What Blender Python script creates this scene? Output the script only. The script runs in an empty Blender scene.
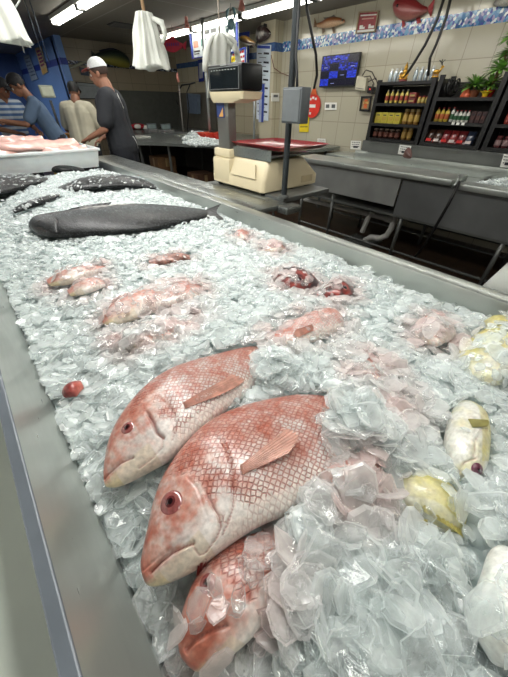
import bpy, bmesh, math, random
from mathutils import Vector, Matrix, noise
from mathutils.bvhtree import BVHTree
random.seed(11)
PI = math.pi
col = bpy.context.scene.collection
V = Vector

# ------------------------------------------------------------------ camera
F, CX, CY = 287.0, 254.0, 338.5
def _ray(px, py): return V((px-CX, py-CY, F))
_dn = _ray(250, 690).normalized()
_Y = _ray(-72, 100.5).normalized(); _Y = (_Y - _dn*_Y.dot(_dn)).normalized()
_Z = -_dn; _X = _Y.cross(_Z)
RM = Matrix((_X, _Y, _Z))                     # world <- photo camera (x right, y down, z forward)
CAM = V((0, 0, 1.4))
def ray(px, py): return (RM @ _ray(px, py)).normalized()
def at(px, py, x=None, y=None, z=None):
    d = ray(px, py)
    t = (z-CAM.z)/d.z if z is not None else ((x-CAM.x)/d.x if x is not None else (y-CAM.y)/d.y)
    return CAM + d*t
cd = bpy.data.cameras.new('camera'); cam = bpy.data.objects.new('camera', cd); col.objects.link(cam)
cd.sensor_fit = 'HORIZONTAL'; cd.sensor_width = 36; cd.lens = F/508*36; cd.clip_start = 0.02
R3 = Matrix((RM.col[0], -V(RM.col[1]), -V(RM.col[2]))).transposed()
cam.matrix_world = Matrix.Translation(CAM) @ R3.to_4x4()
bpy.context.scene.camera = cam

# ------------------------------------------------------------------ materials
def lin(c):
    return tuple((v/12.92 if v <= .04045 else ((v+.055)/1.055)**2.4) for v in c)
def new_mat(name):
    m = bpy.data.materials.new(name); m.use_nodes = True
    nt = m.node_tree; b = nt.nodes['Principled BSDF']
    return m, nt, b
def N(nt, t, **k):
    n = nt.nodes.new(t)
    for a, v in k.items(): setattr(n, a, v)
    return n
def setin(n, **k):
    for a, v in k.items(): n.inputs[a.replace('_', ' ')].default_value = v
_mc = {}
def mat(c, rough=.5, metal=0, var=.12, scale=12, bump=0, spec=.5, emit=0, sss=0, alpha=1, coat=0):
    """plain procedural material; c is sRGB 0..1; noise varies the colour a little"""
    key = (tuple(c), rough, metal, var, scale, bump, spec, emit, sss, alpha, coat)
    if key in _mc: return _mc[key]
    m, nt, b = new_mat('surface')
    tc = N(nt, 'ShaderNodeTexCoord'); no = N(nt, 'ShaderNodeTexNoise'); setin(no, Scale=scale, Detail=4.0)
    nt.links.new(tc.outputs['Object'], no.inputs['Vector'])
    rp = N(nt, 'ShaderNodeValToRGB'); l = lin(c)
    rp.color_ramp.elements[0].position = .3; rp.color_ramp.elements[1].position = .7
    rp.color_ramp.elements[0].color = (*[v*(1-var) for v in l], 1)
    rp.color_ramp.elements[1].color = (*[min(1, v*(1+var)) for v in l], 1)
    nt.links.new(no.outputs['Fac'], rp.inputs['Fac']); nt.links.new(rp.outputs['Color'], b.inputs['Base Color'])
    setin(b, Roughness=rough, Metallic=metal); b.inputs['Specular IOR Level'].default_value = spec
    if coat: b.inputs['Coat Weight'].default_value = coat; b.inputs['Coat Roughness'].default_value = .08
    if sss: b.inputs['Subsurface Weight'].default_value = sss; b.inputs['Subsurface Radius'].default_value = (.02, .01, .008)
    if alpha < 1: b.inputs['Alpha'].default_value = alpha
    if emit: b.inputs['Emission Color'].default_value = (*l, 1); b.inputs['Emission Strength'].default_value = emit
    if bump:
        bp = N(nt, 'ShaderNodeBump'); setin(bp, Strength=bump, Distance=.01)
        nt.links.new(no.outputs['Fac'], bp.inputs['Height']); nt.links.new(bp.outputs['Normal'], b.inputs['Normal'])
    _mc[key] = m
    return m

def steel(c=(.62, .64, .63), rough=.28, stretch=(1, 14, 14), metal=.85):
    m, nt, b = new_mat('brushed_steel')
    tc = N(nt, 'ShaderNodeTexCoord'); mp = N(nt, 'ShaderNodeMapping'); mp.inputs['Scale'].default_value = stretch
    n1 = N(nt, 'ShaderNodeTexNoise'); setin(n1, Scale=14.0, Detail=5.0)
    n2 = N(nt, 'ShaderNodeTexNoise'); setin(n2, Scale=2.2, Detail=3.0)
    nt.links.new(tc.outputs['Object'], mp.inputs['Vector']); nt.links.new(mp.outputs[0], n1.inputs['Vector'])
    nt.links.new(tc.outputs['Object'], n2.inputs['Vector'])
    rp = N(nt, 'ShaderNodeValToRGB'); l = lin(c)
    rp.color_ramp.elements[0].position = .3; rp.color_ramp.elements[1].position = .75
    rp.color_ramp.elements[0].color = (*[v*.72 for v in l], 1); rp.color_ramp.elements[1].color = (*[min(1, v*1.15) for v in l], 1)
    nt.links.new(n2.outputs['Fac'], rp.inputs['Fac']); nt.links.new(rp.outputs['Color'], b.inputs['Base Color'])
    mr = N(nt, 'ShaderNodeMapRange'); setin(mr, To_Min=rough*.75, To_Max=rough*1.35)
    nt.links.new(n1.outputs['Fac'], mr.inputs['Value']); nt.links.new(mr.outputs[0], b.inputs['Roughness'])
    bp = N(nt, 'ShaderNodeBump'); setin(bp, Strength=.02, Distance=.002)
    nt.links.new(n1.outputs['Fac'], bp.inputs['Height']); nt.links.new(bp.outputs['Normal'], b.inputs['Normal'])
    setin(b, Metallic=metal)
    return m
STEEL = steel(); STEEL_D = steel((.42, .43, .42), .35, metal=.45); STEEL_G = steel((.70, .72, .70), .30, (5, 1, 5), .65)
STEEL_G.node_tree.nodes['Bump'].inputs['Strength'].default_value = 0

# ------------------------------------------------------------------ mesh building
class MB:
    def __init__(s): s.bm = bmesh.new(); s.uv = None
    def _add(s, vs, fs):
        b = [s.bm.verts.new(v) for v in vs]
        for f in fs:
            try: s.bm.faces.new([b[i] for i in f])
            except ValueError: pass
        return b
    def box(s, lo, hi, bev=0, M=None):
        """axis box between two corners, optional small bevel, optional transform M"""
        lo, hi = V(lo), V(hi)
        lo, hi = V([min(a, b) for a, b in zip(lo, hi)]), V([max(a, b) for a, b in zip(lo, hi)])
        t = bmesh.new(); bmesh.ops.create_cube(t, size=1)
        for v in t.verts: v.co = V([(lo[i]+hi[i])/2 + v.co[i]*(hi[i]-lo[i]) for i in range(3)])
        if bev: bmesh.ops.bevel(t, geom=t.edges[:], offset=bev, segments=2, affect='EDGES', profile=.5)
        s.merge(t, M); return s
    def merge(s, t, M=None):
        t.verts.ensure_lookup_table(); t.verts.index_update()
        s._add([(M @ v.co if M else v.co.copy()) for v in t.verts], [[v.index for v in f.verts] for f in t.faces]); t.free()
    def tube(s, pts, r, n=10, cap=True):
        pts = [V(p) for p in pts]; rr = r if isinstance(r, (list, tuple)) else [r]*len(pts)
        rings = []; up = None; vs = []; fs = []
        for i, p in enumerate(pts):
            d = (pts[min(i+1, len(pts)-1)] - pts[max(i-1, 0)]).normalized()
            if up is None: up = d.orthogonal().normalized()
            up = (up - d*up.dot(d)).normalized(); sd = d.cross(up)
            for k in range(n):
                a = 2*PI*k/n; vs.append(p + (up*math.cos(a)+sd*math.sin(a))*rr[i])
        for i in range(len(pts)-1):
            for k in range(n): fs.append((i*n+k, i*n+(k+1) % n, (i+1)*n+(k+1) % n, (i+1)*n+k))
        if cap: fs.append(tuple(range(n-1, -1, -1))); fs.append(tuple((len(pts)-1)*n+k for k in range(n)))
        s._add(vs, fs); return s
    def lathe(s, prof, c=(0, 0, 0), n=20, axis=None, M=None):
        """prof: list of (radius, height) turned about +Z (or about axis) through c"""
        vs = []; fs = []; c = V(c)
        q = V((0, 0, 1)).rotation_difference(V(axis)) if axis else None
        for r, h in prof:
            for k in range(n):
                a = 2*PI*k/n; p = V((r*math.cos(a), r*math.sin(a), h))
                if q: p = q @ p
                vs.append(c+p)
        for i in range(len(prof)-1):
            for k in range(n): fs.append((i*n+k, i*n+(k+1) % n, (i+1)*n+(k+1) % n, (i+1)*n+k))
        fs.append(tuple(range(n-1, -1, -1))); fs.append(tuple((len(prof)-1)*n+k for k in range(n)))
        if M: vs = [M @ v for v in vs]
        s._add(vs, fs); return s
    def ball(s, c, r, n=14, M=None):
        rx, ry, rz = (r, r, r) if not isinstance(r, (tuple, list, Vector)) else r
        vs = []; fs = []; c = V(c); m = n//2+1
        for i in range(m+1):
            t = PI*i/m
            for k in range(n):
                a = 2*PI*k/n
                p = V((rx*math.sin(t)*math.cos(a), ry*math.sin(t)*math.sin(a), rz*math.cos(t)))
                vs.append(c+(M @ p if M else p))
        for i in range(m):
            for k in range(n): fs.append((i*n+k, (i+1)*n+k, (i+1)*n+(k+1) % n, i*n+(k+1) % n))
        s._add(vs, fs); return s
    def prism(s, poly, d):
        """extrude a planar polygon of 3D points by vector d"""
        n = len(poly); d = V(d); vs = [V(p) for p in poly]+[V(p)+d for p in poly]
        fs = [tuple(range(n-1, -1, -1)), tuple(n+k for k in range(n))]+[(k, (k+1) % n, n+(k+1) % n, n+k) for k in range(n)]
        s._add(vs, fs); return s
    def quad(s, a, b, c, d): s._add([a, b, c, d], [(0, 1, 2, 3)]); return s
    def build(s, name, m, parent=None, smooth=False, label=None, cat=None, group=None, kind=None, origin=None):
        bmesh.ops.remove_doubles(s.bm, verts=s.bm.verts, dist=1e-6)
        bmesh.ops.recalc_face_normals(s.bm, faces=s.bm.faces)
        me = bpy.data.meshes.new(name); s.bm.to_mesh(me); s.bm.free()
        return link(name, me, m, parent, smooth, label, cat, group, kind, origin)
ORI = {}
def root_of(o):
    while o.parent: o = o.parent
    return o
def link(name, me, m, parent=None, smooth=False, label=None, cat=None, group=None, kind=None, origin=None):
    """link mesh data given in world coordinates; its origin goes to the thing's base"""
    if parent is None:
        if origin is None:
            xs = [v.co for v in me.vertices]
            origin = V(((min(p.x for p in xs)+max(p.x for p in xs))/2, (min(p.y for p in xs)+max(p.y for p in xs))/2, min(p.z for p in xs)))
    else: origin = ORI[root_of(parent).name]
    origin = V(origin)
    me.transform(Matrix.Translation(-origin))
    if smooth: 
        for p in me.polygons: p.use_smooth = True
    o = bpy.data.objects.new(name, me); col.objects.link(o)
    if m is not None and not me.materials: me.materials.append(m)
    if parent is None: o.location = origin; ORI[o.name] = origin
    else: o.parent = parent
    if smooth == 'auto':
        try:
            me.set_sharp_from_angle(angle=math.radians(35))
        except Exception: pass
    tag(o, label, cat, group, kind)
    return o
def tag(o, label=None, cat=None, group=None, kind=None):
    if label: o['label'] = label
    if cat: o['category'] = cat
    if group: o['group'] = group
    if kind: o['kind'] = kind
    return o
def thing(name, loc, label, cat, group=None):
    o = bpy.data.objects.new(name, None); col.objects.link(o); o.location = V(loc); o.empty_display_size = .05
    ORI[o.name] = V(loc); return tag(o, label, cat, group)
def copy_tree(o, loc, label=None, rotz=None):
    c = o.copy(); col.objects.link(c); c.location = V(loc); ORI[c.name] = V(loc)
    if rotz is not None: c.rotation_euler.z = rotz
    if label: c['label'] = label
    def rec(src, dst):
        for ch in [k for k in src.children]:
            d = ch.copy(); col.objects.link(d); d.parent = dst; rec(ch, d)
    rec(o, c); return c

def catmull(P, t):
    n = len(P)-1; t = max(0, min(n-1e-6, t)); i = int(t); f = t-i
    a, b, c, d = P[max(i-1, 0)], P[i], P[i+1], P[min(i+2, n)]
    return .5*((2*b)+(c-a)*f+(2*a-5*b+4*c-d)*f*f+(3*b-a-3*c+d)*f*f*f)

# ================================================================== SETTING
XW, YF = 4.6, 8.6            # tiled shop wall on the right, back wall of the far room
CEIL = 2.39
def tile_mat(base, grout, tw, th, rough=.18, along='y', band=None, var=.06):
    """glazed wall tiles in world metres; band = (z0, z1, kind)"""
    m, nt, b = new_mat('wall_tiles'); L = nt.links
    g = N(nt, 'ShaderNodeNewGeometry'); sp = N(nt, 'ShaderNodeSeparateXYZ'); L.new(g.outputs['Position'], sp.inputs[0])
    cb = N(nt, 'ShaderNodeCombineXYZ'); L.new(sp.outputs['Y' if along == 'y' else 'X'], cb.inputs['X']); L.new(sp.outputs['Z'], cb.inputs['Y'])
    br = N(nt, 'ShaderNodeTexBrick'); br.offset = 0
    l = lin(base); g_ = lin(grout)
    setin(br, Scale=1.0, Mortar_Size=.004, Mortar_Smooth=.1, Bias=0.0, Brick_Width=tw, Row_Height=th,
          Color1=(*l, 1), Color2=(*[v*(1-var) for v in l], 1), Mortar=(*g_, 1))
    L.new(cb.outputs[0], br.inputs['Vector'])
    out = br.outputs['Color']
    if band:
        z0, z1, kind = band
        ga = N(nt, 'ShaderNodeMath', operation='GREATER_THAN'); ga.inputs[1].default_value = z0; L.new(sp.outputs['Z'], ga.inputs[0])
        gb = N(nt, 'ShaderNodeMath', operation='LESS_THAN'); gb.inputs[1].default_value = z1; L.new(sp.outputs['Z'], gb.inputs[0])
        mu = N(nt, 'ShaderNodeMath', operation='MULTIPLY'); L.new(ga.outputs[0], mu.inputs[0]); L.new(gb.outputs[0], mu.inputs[1])
        vo = N(nt, 'ShaderNodeTexVoronoi'); vo.voronoi_dimensions = '2D'; setin(vo, Scale=44.0); L.new(cb.outputs[0], vo.inputs['Vector'])
        rp = N(nt, 'ShaderNodeValToRGB'); rp.color_ramp.interpolation = 'CONSTANT'
        if kind == 'mosaic': cols = [(.18, .36, .55), (.42, .62, .76), (.86, .9, .9), (.25, .3, .6), (.62, .6, .74), (.3, .5, .7)]
        elif kind == 'blue': cols = [(.2, .32, .5), (.2, .32, .52), (.24, .36, .54), (.22, .34, .5), (.26, .38, .55), (.2, .3, .5)]
        else: cols = [(.08, .1, .16), (.5, .55, .62), (.12, .14, .22), (.75, .77, .8), (.1, .12, .2), (.3, .35, .45)]
        e = rp.color_ramp.elements
        while len(e) < 6: e.new(.5)
        for i, c in enumerate(cols): e[i].position = i/6; e[i].color = (*lin(c), 1)
        sx = N(nt, 'ShaderNodeSeparateColor'); L.new(vo.outputs['Color'], sx.inputs[0]); L.new(sx.outputs[0], rp.inputs['Fac'])
        mx = N(nt, 'ShaderNodeMix', data_type='RGBA'); L.new(mu.outputs[0], mx.inputs['Factor'])
        L.new(out, mx.inputs['A']); L.new(rp.outputs['Color'], mx.inputs['B']); out = mx.outputs['Result']
    L.new(out, b.inputs['Base Color']); setin(b, Roughness=rough)
    no = N(nt, 'ShaderNodeTexNoise'); setin(no, Scale=3.0, Detail=2.0)
    bp = N(nt, 'ShaderNodeBump'); setin(bp, Strength=.04, Distance=.01)
    L.new(g.outputs['Position'], no.inputs['Vector'])
    ad = N(nt, 'ShaderNodeMath', operation='SUBTRACT'); L.new(no.outputs['Fac'], ad.inputs[0]); L.new(br.outputs['Fac'], ad.inputs[1])
    L.new(ad.outputs[0], bp.inputs['Height']); L.new(bp.outputs['Normal'], b.inputs['Normal'])
    return m
TILE_R = tile_mat((.69, .67, .60), (.56, .54, .48), .30, .30, .12, 'y', (2.05, 2.165, 'mosaic'))
TILE_B = tile_mat((.72, .69, .60), (.52, .49, .42), .30, .30, .2, 'y', (2.06, 2.15, 'blue'))
TILE_F = tile_mat((.56, .52, .44), (.42, .39, .33), .34, .25, .35, 'x', (2.0, 2.06, 'dark'))
TILE_P = tile_mat((.74, .71, .62), (.52, .49, .42), .30, .30, .2, 'x', (2.05, 2.15, 'blue'))

MB().box((XW, -2.5, 0), (XW+.12, 4.58, CEIL)).build('wall_right', TILE_R, kind='structure')
MB().box((4.97, 4.9, 0), (5.09, YF, CEIL)).build('wall_right_rear', TILE_B, kind='structure')
MB().box((4.42, 4.58, 0), (5.09, 4.9, CEIL)).build('wall_pillar', TILE_P, kind='structure')
MB().box((2.3, YF, 0), (5.09, YF+.12, CEIL)).build('wall_back', TILE_F, kind='structure')
def blue_mat(c1, band=True):
    m, nt, b = new_mat('painted_blue'); L = nt.links
    g = N(nt, 'ShaderNodeNewGeometry'); sp = N(nt, 'ShaderNodeSeparateXYZ'); L.new(g.outputs['Position'], sp.inputs[0])
    no = N(nt, 'ShaderNodeTexNoise'); setin(no, Scale=1.3, Detail=4.0); L.new(g.outputs['Position'], no.inputs['Vector'])
    rp = N(nt, 'ShaderNodeValToRGB'); l = lin(c1); rp.color_ramp.elements[0].color = (*[v*.8 for v in l], 1); rp.color_ramp.elements[1].color = (*[v*1.2 for v in l], 1)
    L.new(no.outputs['Fac'], rp.inputs[0]); out = rp.outputs['Color']
    if band:
        ga = N(nt, 'ShaderNodeMath', operation='GREATER_THAN'); ga.inputs[1].default_value = 1.98; L.new(sp.outputs['Z'], ga.inputs[0])
        gb = N(nt, 'ShaderNodeMath', operation='LESS_THAN'); gb.inputs[1].default_value = 2.08; L.new(sp.outputs['Z'], gb.inputs[0])
        mu = N(nt, 'ShaderNodeMath', operation='MULTIPLY'); L.new(ga.outputs[0], mu.inputs[0]); L.new(gb.outputs[0], mu.inputs[1])
        mx = N(nt, 'ShaderNodeMix', data_type='RGBA'); L.new(mu.outputs[0], mx.inputs['Factor']); L.new(out, mx.inputs['A'])
        mx.inputs['B'].default_value = (*lin((.10, .22, .62)), 1); out = mx.outputs['Result']
    L.new(out, b.inputs['Base Color']); setin(b, Roughness=.4)
    return m
MB().box((2.3, 8.45, 0), (2.42, 12.5, CEIL)).build('wall_blue', blue_mat((.42, .58, .84)), kind='structure')
MB().box((-6.4, 12.5, 0), (2.42, 12.62, CEIL)).build('wall_left_rear', blue_mat((.22, .34, .56), False), kind='structure')
MB().box((-6.5, -2.5, 0), (-6.4, 12.62, CEIL)).build('wall_left', blue_mat((.62, .64, .62), False), kind='structure')
MB().box((-6.5, -2.6, 0), (XW+.12, -2.5, CEIL)).build('wall_front', mat((.66, .65, .6), .5), kind='structure')
# floor: dark wet quarry tile
fm, nt, b = new_mat('floor_tiles'); L = nt.links
g = N(nt, 'ShaderNodeNewGeometry'); br = N(nt, 'ShaderNodeTexBrick'); br.offset = 0
setin(br, Scale=1.0, Mortar_Size=.006, Brick_Width=.2, Row_Height=.2, Color1=(*lin((.27, .21, .16)), 1), Color2=(*lin((.22, .17, .13)), 1), Mortar=(*lin((.12, .10, .09)), 1))
L.new(g.outputs['Position'], br.inputs['Vector']); L.new(br.outputs['Color'], b.inputs['Base Color']); setin(b, Roughness=.3)
MB().box((-6.5, -2.6, -.1), (5.09, 12.62, 0)).build('floor', fm, kind='structure')
# ceiling: painted panels with thin battens
cm, nt, b = new_mat('ceiling_panels'); L = nt.links
g = N(nt, 'ShaderNodeNewGeometry'); br = N(nt, 'ShaderNodeTexBrick'); br.offset = 0
setin(br, Scale=1.0, Mortar_Size=.012, Brick_Width=1.22, Row_Height=2.44, Color1=(*lin((.50, .48, .44)), 1), Color2=(*lin((.47, .45, .41)), 1), Mortar=(*lin((.60, .58, .54)), 1))
L.new(g.outputs['Position'], br.inputs['Vector']); L.new(br.outputs['Color'], b.inputs['Base Color']); setin(b, Roughness=.7)
MB().box((-6.5, -2.6, CEIL), (5.09, 12.62, CEIL+.1)).build('ceiling', cm, kind='structure')

# ================================================================== ICE TABLE
IX0, IX1, IY0, IY1 = -.079, 1.16, -.75, 3.52
RZ = .90
t = thing('ice_table', (.5, 1.3, 0), 'long stainless steel ice table with raised rims holding crushed ice and fish', 'ice table')
MB().box((IX0-.02, IY0, .60), (IX1+.075, IY1+.7, .66)).build('pan', STEEL_D, t)
m_ = MB(); m_.box((IX1, IY0, .62), (IX1+.075, IY1+.7, RZ), .006); m_.build('right_rim', STEEL_G, t, smooth='auto')
# near guard: steel side leaning slightly outwards with a blue-grey top edge
m_ = MB(); m_.prism([(IX0-.010, IY0, .62), (IX0, IY0, .62), (IX0, IY0, .82), (-.110, IY0, 1.0), (-.122, IY0, 1.0), (-.092, IY0, .80)], (0, IY1-IY0, 0)); m_.build('left_guard', STEEL_G, t)
MB().box((-.124, IY0, .998), (-.108, IY1, 1.004), .002).build('guard_edge', mat((.40, .43, .46), .4, .1), t)
MB().box((-.9, IY0, .76), (-.093, IY1, .80), .004).build('front_ledge', steel((.80, .83, .79), .45, (6, 6, 1), .15), t)
MB().box((-.88, IY0, .05), (-.84, IY1, .77)).box((IX1+.03, IY0, .3), (IX1+.05, IY1+.6, .62)).build('skirt', STEEL_D, t)
for x in (-.80, 1.17):
    for y in (-.6, 1.6, 3.9): MB().tube([(x, y, 0), (x, y, .62)], .022).build('leg', STEEL_D, t)
# wide ledge along the far rim, the scale stands on it
m_ = MB(); m_.box((IX1+.076, 1.37, .87), (1.45, 4.3, RZ), .004); m_.build('side_shelf', STEEL, t, smooth='auto')
m_ = MB(); m_.box((1.451, 1.38, .85), (1.50, 1.62, RZ-.002), .003).box((1.40, 1.28, .86), (1.53, 1.368, RZ), .004); m_.build('shelf_bracket', STEEL, t, smooth='auto')
MB().box((1.505, 1.42, .885), (2.0, 1.60, .915), .004).build('bracket_arm', STEEL_D, t)
MB().box((IX1+.076, -.75, .872), (1.95, .15, RZ), .004).build('end_shelf', STEEL_G, t, smooth='auto')

# ------------------------------------------------------------------ fish
FISH_PINK = []
FISH = []         # (bvh, cover) of every fish lying in the ice
def poly3(obj_bvh, pxs):
    out = []
    for q in pxs:
        h = obj_bvh.ray_cast(CAM, ray(*q))
        if h[0]: out.append(h[0])
    return out
def seg_dist(p, P):
    best = 9
    for a, b_ in zip(P, P[1:]):
        ab = b_-a; tt = max(0, min(1, (p-a).dot(ab)/max(ab.length_squared, 1e-12)))
        d = (p-(a+ab*tt)).length
        if d < best: best = d
    return best
def nz(p, s, o=0): return noise.fractal(V((p.x*s+o, p.y*s, p.z*s)), 1, 2, 4)
def mixc(a, b_, f): f = max(0, min(1, f)); return tuple(x*(1-f)+y*f for x, y in zip(a, b_))

def fish_material(scale_col, strength=.7, bump=.5, wet=.22, ssc=1.0):
    m, nt, b = new_mat('fish_skin'); L = nt.links
    at_ = N(nt, 'ShaderNodeAttribute'); at_.attribute_name = 'skin'
    uv = N(nt, 'ShaderNodeUVMap'); uv.uv_map = 'UVMap'
    mp = N(nt, 'ShaderNodeMapping'); mp.inputs['Scale'].default_value = (105*ssc, 125*ssc, 1)
    L.new(uv.outputs[0], mp.inputs['Vector'])
    vo = N(nt, 'ShaderNodeTexVoronoi'); vo.voronoi_dimensions = '2D'; vo.feature = 'DISTANCE_TO_EDGE'; setin(vo, Scale=1.0, Randomness=.38)
    mp2 = N(nt, 'ShaderNodeMapping'); mp2.inputs['Rotation'].default_value = (0, 0, math.radians(45)); L.new(mp.outputs[0], mp2.inputs['Vector'])
    L.new(mp2.outputs[0], vo.inputs['Vector'])
    ed = N(nt, 'ShaderNodeMapRange'); setin(ed, From_Min=.02, From_Max=.20, To_Min=1.0, To_Max=0.0); L.new(vo.outputs['Distance'], ed.inputs['Value'])
    mk = N(nt, 'ShaderNodeMath', operation='MULTIPLY'); L.new(ed.outputs[0], mk.inputs[0]); L.new(at_.outputs['Alpha'], mk.inputs[1])
    mk2 = N(nt, 'ShaderNodeMath', operation='MULTIPLY'); L.new(mk.outputs[0], mk2.inputs[0]); mk2.inputs[1].default_value = strength
    n2 = N(nt, 'ShaderNodeTexNoise'); setin(n2, Scale=120.0, Detail=4.0); tc = N(nt, 'ShaderNodeTexCoord'); L.new(tc.outputs['Object'], n2.inputs['Vector'])
    mr = N(nt, 'ShaderNodeMapRange'); setin(mr, From_Min=.3, From_Max=.7, To_Min=.78, To_Max=1.18); L.new(n2.outputs['Fac'], mr.inputs['Value'])
    mm = N(nt, 'ShaderNodeMix', data_type='RGBA', blend_type='MULTIPLY'); mm.inputs['Factor'].default_value = 1
    L.new(at_.outputs['Color'], mm.inputs['A']); L.new(mr.outputs[0], mm.inputs['B'])
    mx = N(nt, 'ShaderNodeMix', data_type='RGBA'); L.new(mk2.outputs[0], mx.inputs['Factor']); L.new(mm.outputs['Result'], mx.inputs['A'])
    mx.inputs['B'].default_value = (*lin(scale_col), 1)
    L.new(mx.outputs['Result'], b.inputs['Base Color'])
    sb = N(nt, 'ShaderNodeMath', operation='SUBTRACT'); sb.inputs[0].default_value = 1; L.new(mk.outputs[0], sb.inputs[1])
    ad = N(nt, 'ShaderNodeMath', operation='MULTIPLY_ADD'); L.new(n2.outputs['Fac'], ad.inputs[0]); ad.inputs[1].default_value = .35; L.new(sb.outputs[0], ad.inputs[2])
    bp = N(nt, 'ShaderNodeBump'); setin(bp, Strength=bump, Distance=.002); L.new(ad.outputs[0], bp.inputs['Height']); L.new(bp.outputs['Normal'], b.inputs['Normal'])
    setin(b, Roughness=.36); b.inputs['Coat Weight'].default_value = .5; b.inputs['Coat Roughness'].default_value = wet
    b.inputs['Subsurface Weight'].default_value = .12; b.inputs['Subsurface Radius'].default_value = (.012, .005, .004)
    return m
SNAP = fish_material((.60, .30, .25), .75, .9); SNAP_P = fish_material((.74, .38, .34), .7)
SALM = fish_material((.50, .53, .54), .62, 1.0, .3, 1.15)
for q_ in SALM.node_tree.nodes:
    if q_.type == 'BSDF_PRINCIPLED': q_.inputs['Coat Weight'].default_value = .06; q_.inputs['Roughness'].default_value = .36; q_.inputs['Specular IOR Level'].default_value = .28; q_.inputs['Subsurface Weight'].default_value = 0; YELL = fish_material((.72, .70, .55), .25, .25)

def fish_body(stations, thick, nu, nv, colour, zscale=1.0, grooves=(), mirror_noise=0):
    """stations: (top px, bottom px, z, z2) down the fish from snout to tail, given on its midplane;
    returns mesh, bvh. colour(u, c, p) -> (r,g,b,scale mask) sRGB; c=+1 at the back, -1 at the belly"""
    T = []; B = []
    for s_ in stations:
        T.append(at(*s_[0], z=s_[2])); B.append(at(*s_[1], z=(s_[3] if len(s_) > 3 else s_[2])))
    n = len(T)-1
    TH = [V((x, 0, 0)) for x in thick]
    verts = []; info = []; arc = 0; prev = None
    for i in range(nu+1):
        u = i/nu; t_ = u*n
        tp, bt = catmull(T, t_), catmull(B, t_); th = catmull(TH, t_).x
        mid = (tp+bt)/2; half = (tp-bt)/2
        e = 1e-3
        nx = (catmull(T, min(n, t_+.05))+catmull(B, min(n, t_+.05)))/2 - (catmull(T, max(0, t_-.05))+catmull(B, max(0, t_-.05)))/2
        nrm = nx.cross(half)
        if nrm.length < 1e-9: nrm = V((0, 0, 1))
        nrm.normalize()
        if nrm.z < 0: nrm = -nrm
        if prev is not None: arc += (mid-prev).length
        prev = mid.copy()
        # rounded closing of both ends
        k = 1.0
        if u < .03: k = math.sqrt(max(0, 1-((.03-u)/.03)**2))*.85+.15*(u/.03)
        if u > .97: k = max(0.02, math.sqrt(max(0, 1-((u-.97)/.03)**2)))
        for j in range(nv):
            v = 2*PI*j/nv; c, s_ = math.cos(v), math.sin(v)
            sg = (abs(s_)**.85)*(1 if s_ >= 0 else -1)
            p = mid + half*c*k + nrm*th*sg*k
            verts.append(p); info.append((u, c, s_, arc, c*half.length, nrm))
    fs = []
    for i in range(nu):
        for j in range(nv):
            fs.append((i*nv+j, i*nv+(j+1) % nv, (i+1)*nv+(j+1) % nv, (i+1)*nv+j))
    fs.append(tuple(range(nv))); fs.append(tuple(nu*nv+j for j in range(nv-1, -1, -1)))
    bvh = BVHTree.FromPolygons(verts, fs)
    dark = {}
    for (pxs, width, depth) in grooves:
        P = poly3(bvh, pxs)
        if len(P) < 2: continue
        lo = V([min(p[k] for p in P)-3*width for k in range(3)]); hi = V([max(p[k] for p in P)+3*width for k in range(3)])
        for i, p in enumerate(verts):
            if info[i][2] < -.05 or not all(lo[k] < p[k] < hi[k] for k in range(3)): continue
            d = seg_dist(p, P)
            if d < 3*width:
                verts[i] = p - info[i][5]*depth*math.exp(-(d/width)**2)
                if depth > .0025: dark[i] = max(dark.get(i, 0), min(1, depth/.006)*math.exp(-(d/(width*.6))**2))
    me = bpy.data.meshes.new('body'); me.from_pydata([tuple(v) for v in verts], [], fs); me.update()
    ca = me.color_attributes.new('skin', 'FLOAT_COLOR', 'POINT')
    for i, p in enumerate(verts):
        r = colour(info[i][0], info[i][1], p)
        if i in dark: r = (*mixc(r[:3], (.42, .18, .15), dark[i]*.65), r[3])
        l = lin([max(0, min(1, q)) for q in r[:3]]); ca.data[i].color = (*l, r[3])
    uvl = me.uv_layers.new(name='UVMap')
    for pl in me.polygons:
        for li in pl.loop_indices:
            q = info[me.loops[li].vertex_index]; uvl.data[li].uv = (q[3], q[4])
    return me, BVHTree.FromPolygons(verts, fs)

def fin_mesh(base, tips, thickness=.0015, rays=9, nr=6, ripple=.0015):
    """a rayed fin sheet between a base line and a tip line (world points), slightly rippled"""
    bm = bmesh.new(); nb = rays*4
    rows = []
    B = [V(p) for p in base]; T = [V(p) for p in tips]
    for i in range(nb+1):
        f = i/nb
        a = catmull(B, f*(len(B)-1)); b_ = catmull(T, f*(len(T)-1))
        n_ = (b_-a).cross(V((B[-1]-B[0]))); n_ = n_.normalized() if n_.length > 1e-9 else V((0, 0, 1))
        scal = (.94+.06*abs(math.cos(i*PI/4)))
        rows.append([a+(b_-a)*(k/nr)*scal + n_*ripple*math.cos(i*PI/2)*(1-.4*k/nr) for k in range(nr+1)])
    vs = [[bm.verts.new(p) for p in r] for r in rows]
    for i in range(nb):
        for k in range(nr): bm.faces.new((vs[i][k], vs[i+1][k], vs[i+1][k+1], vs[i][k+1]))
    bmesh.ops.solidify(bm, geom=bm.faces[:], thickness=thickness)
    return bm
def add_fin(name, parent, base, tips, m, **k):
    mb = MB(); mb.bm.free(); mb.bm = fin_mesh(base, tips, **k)
    return mb.build(name, m, parent, smooth=True)
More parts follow.
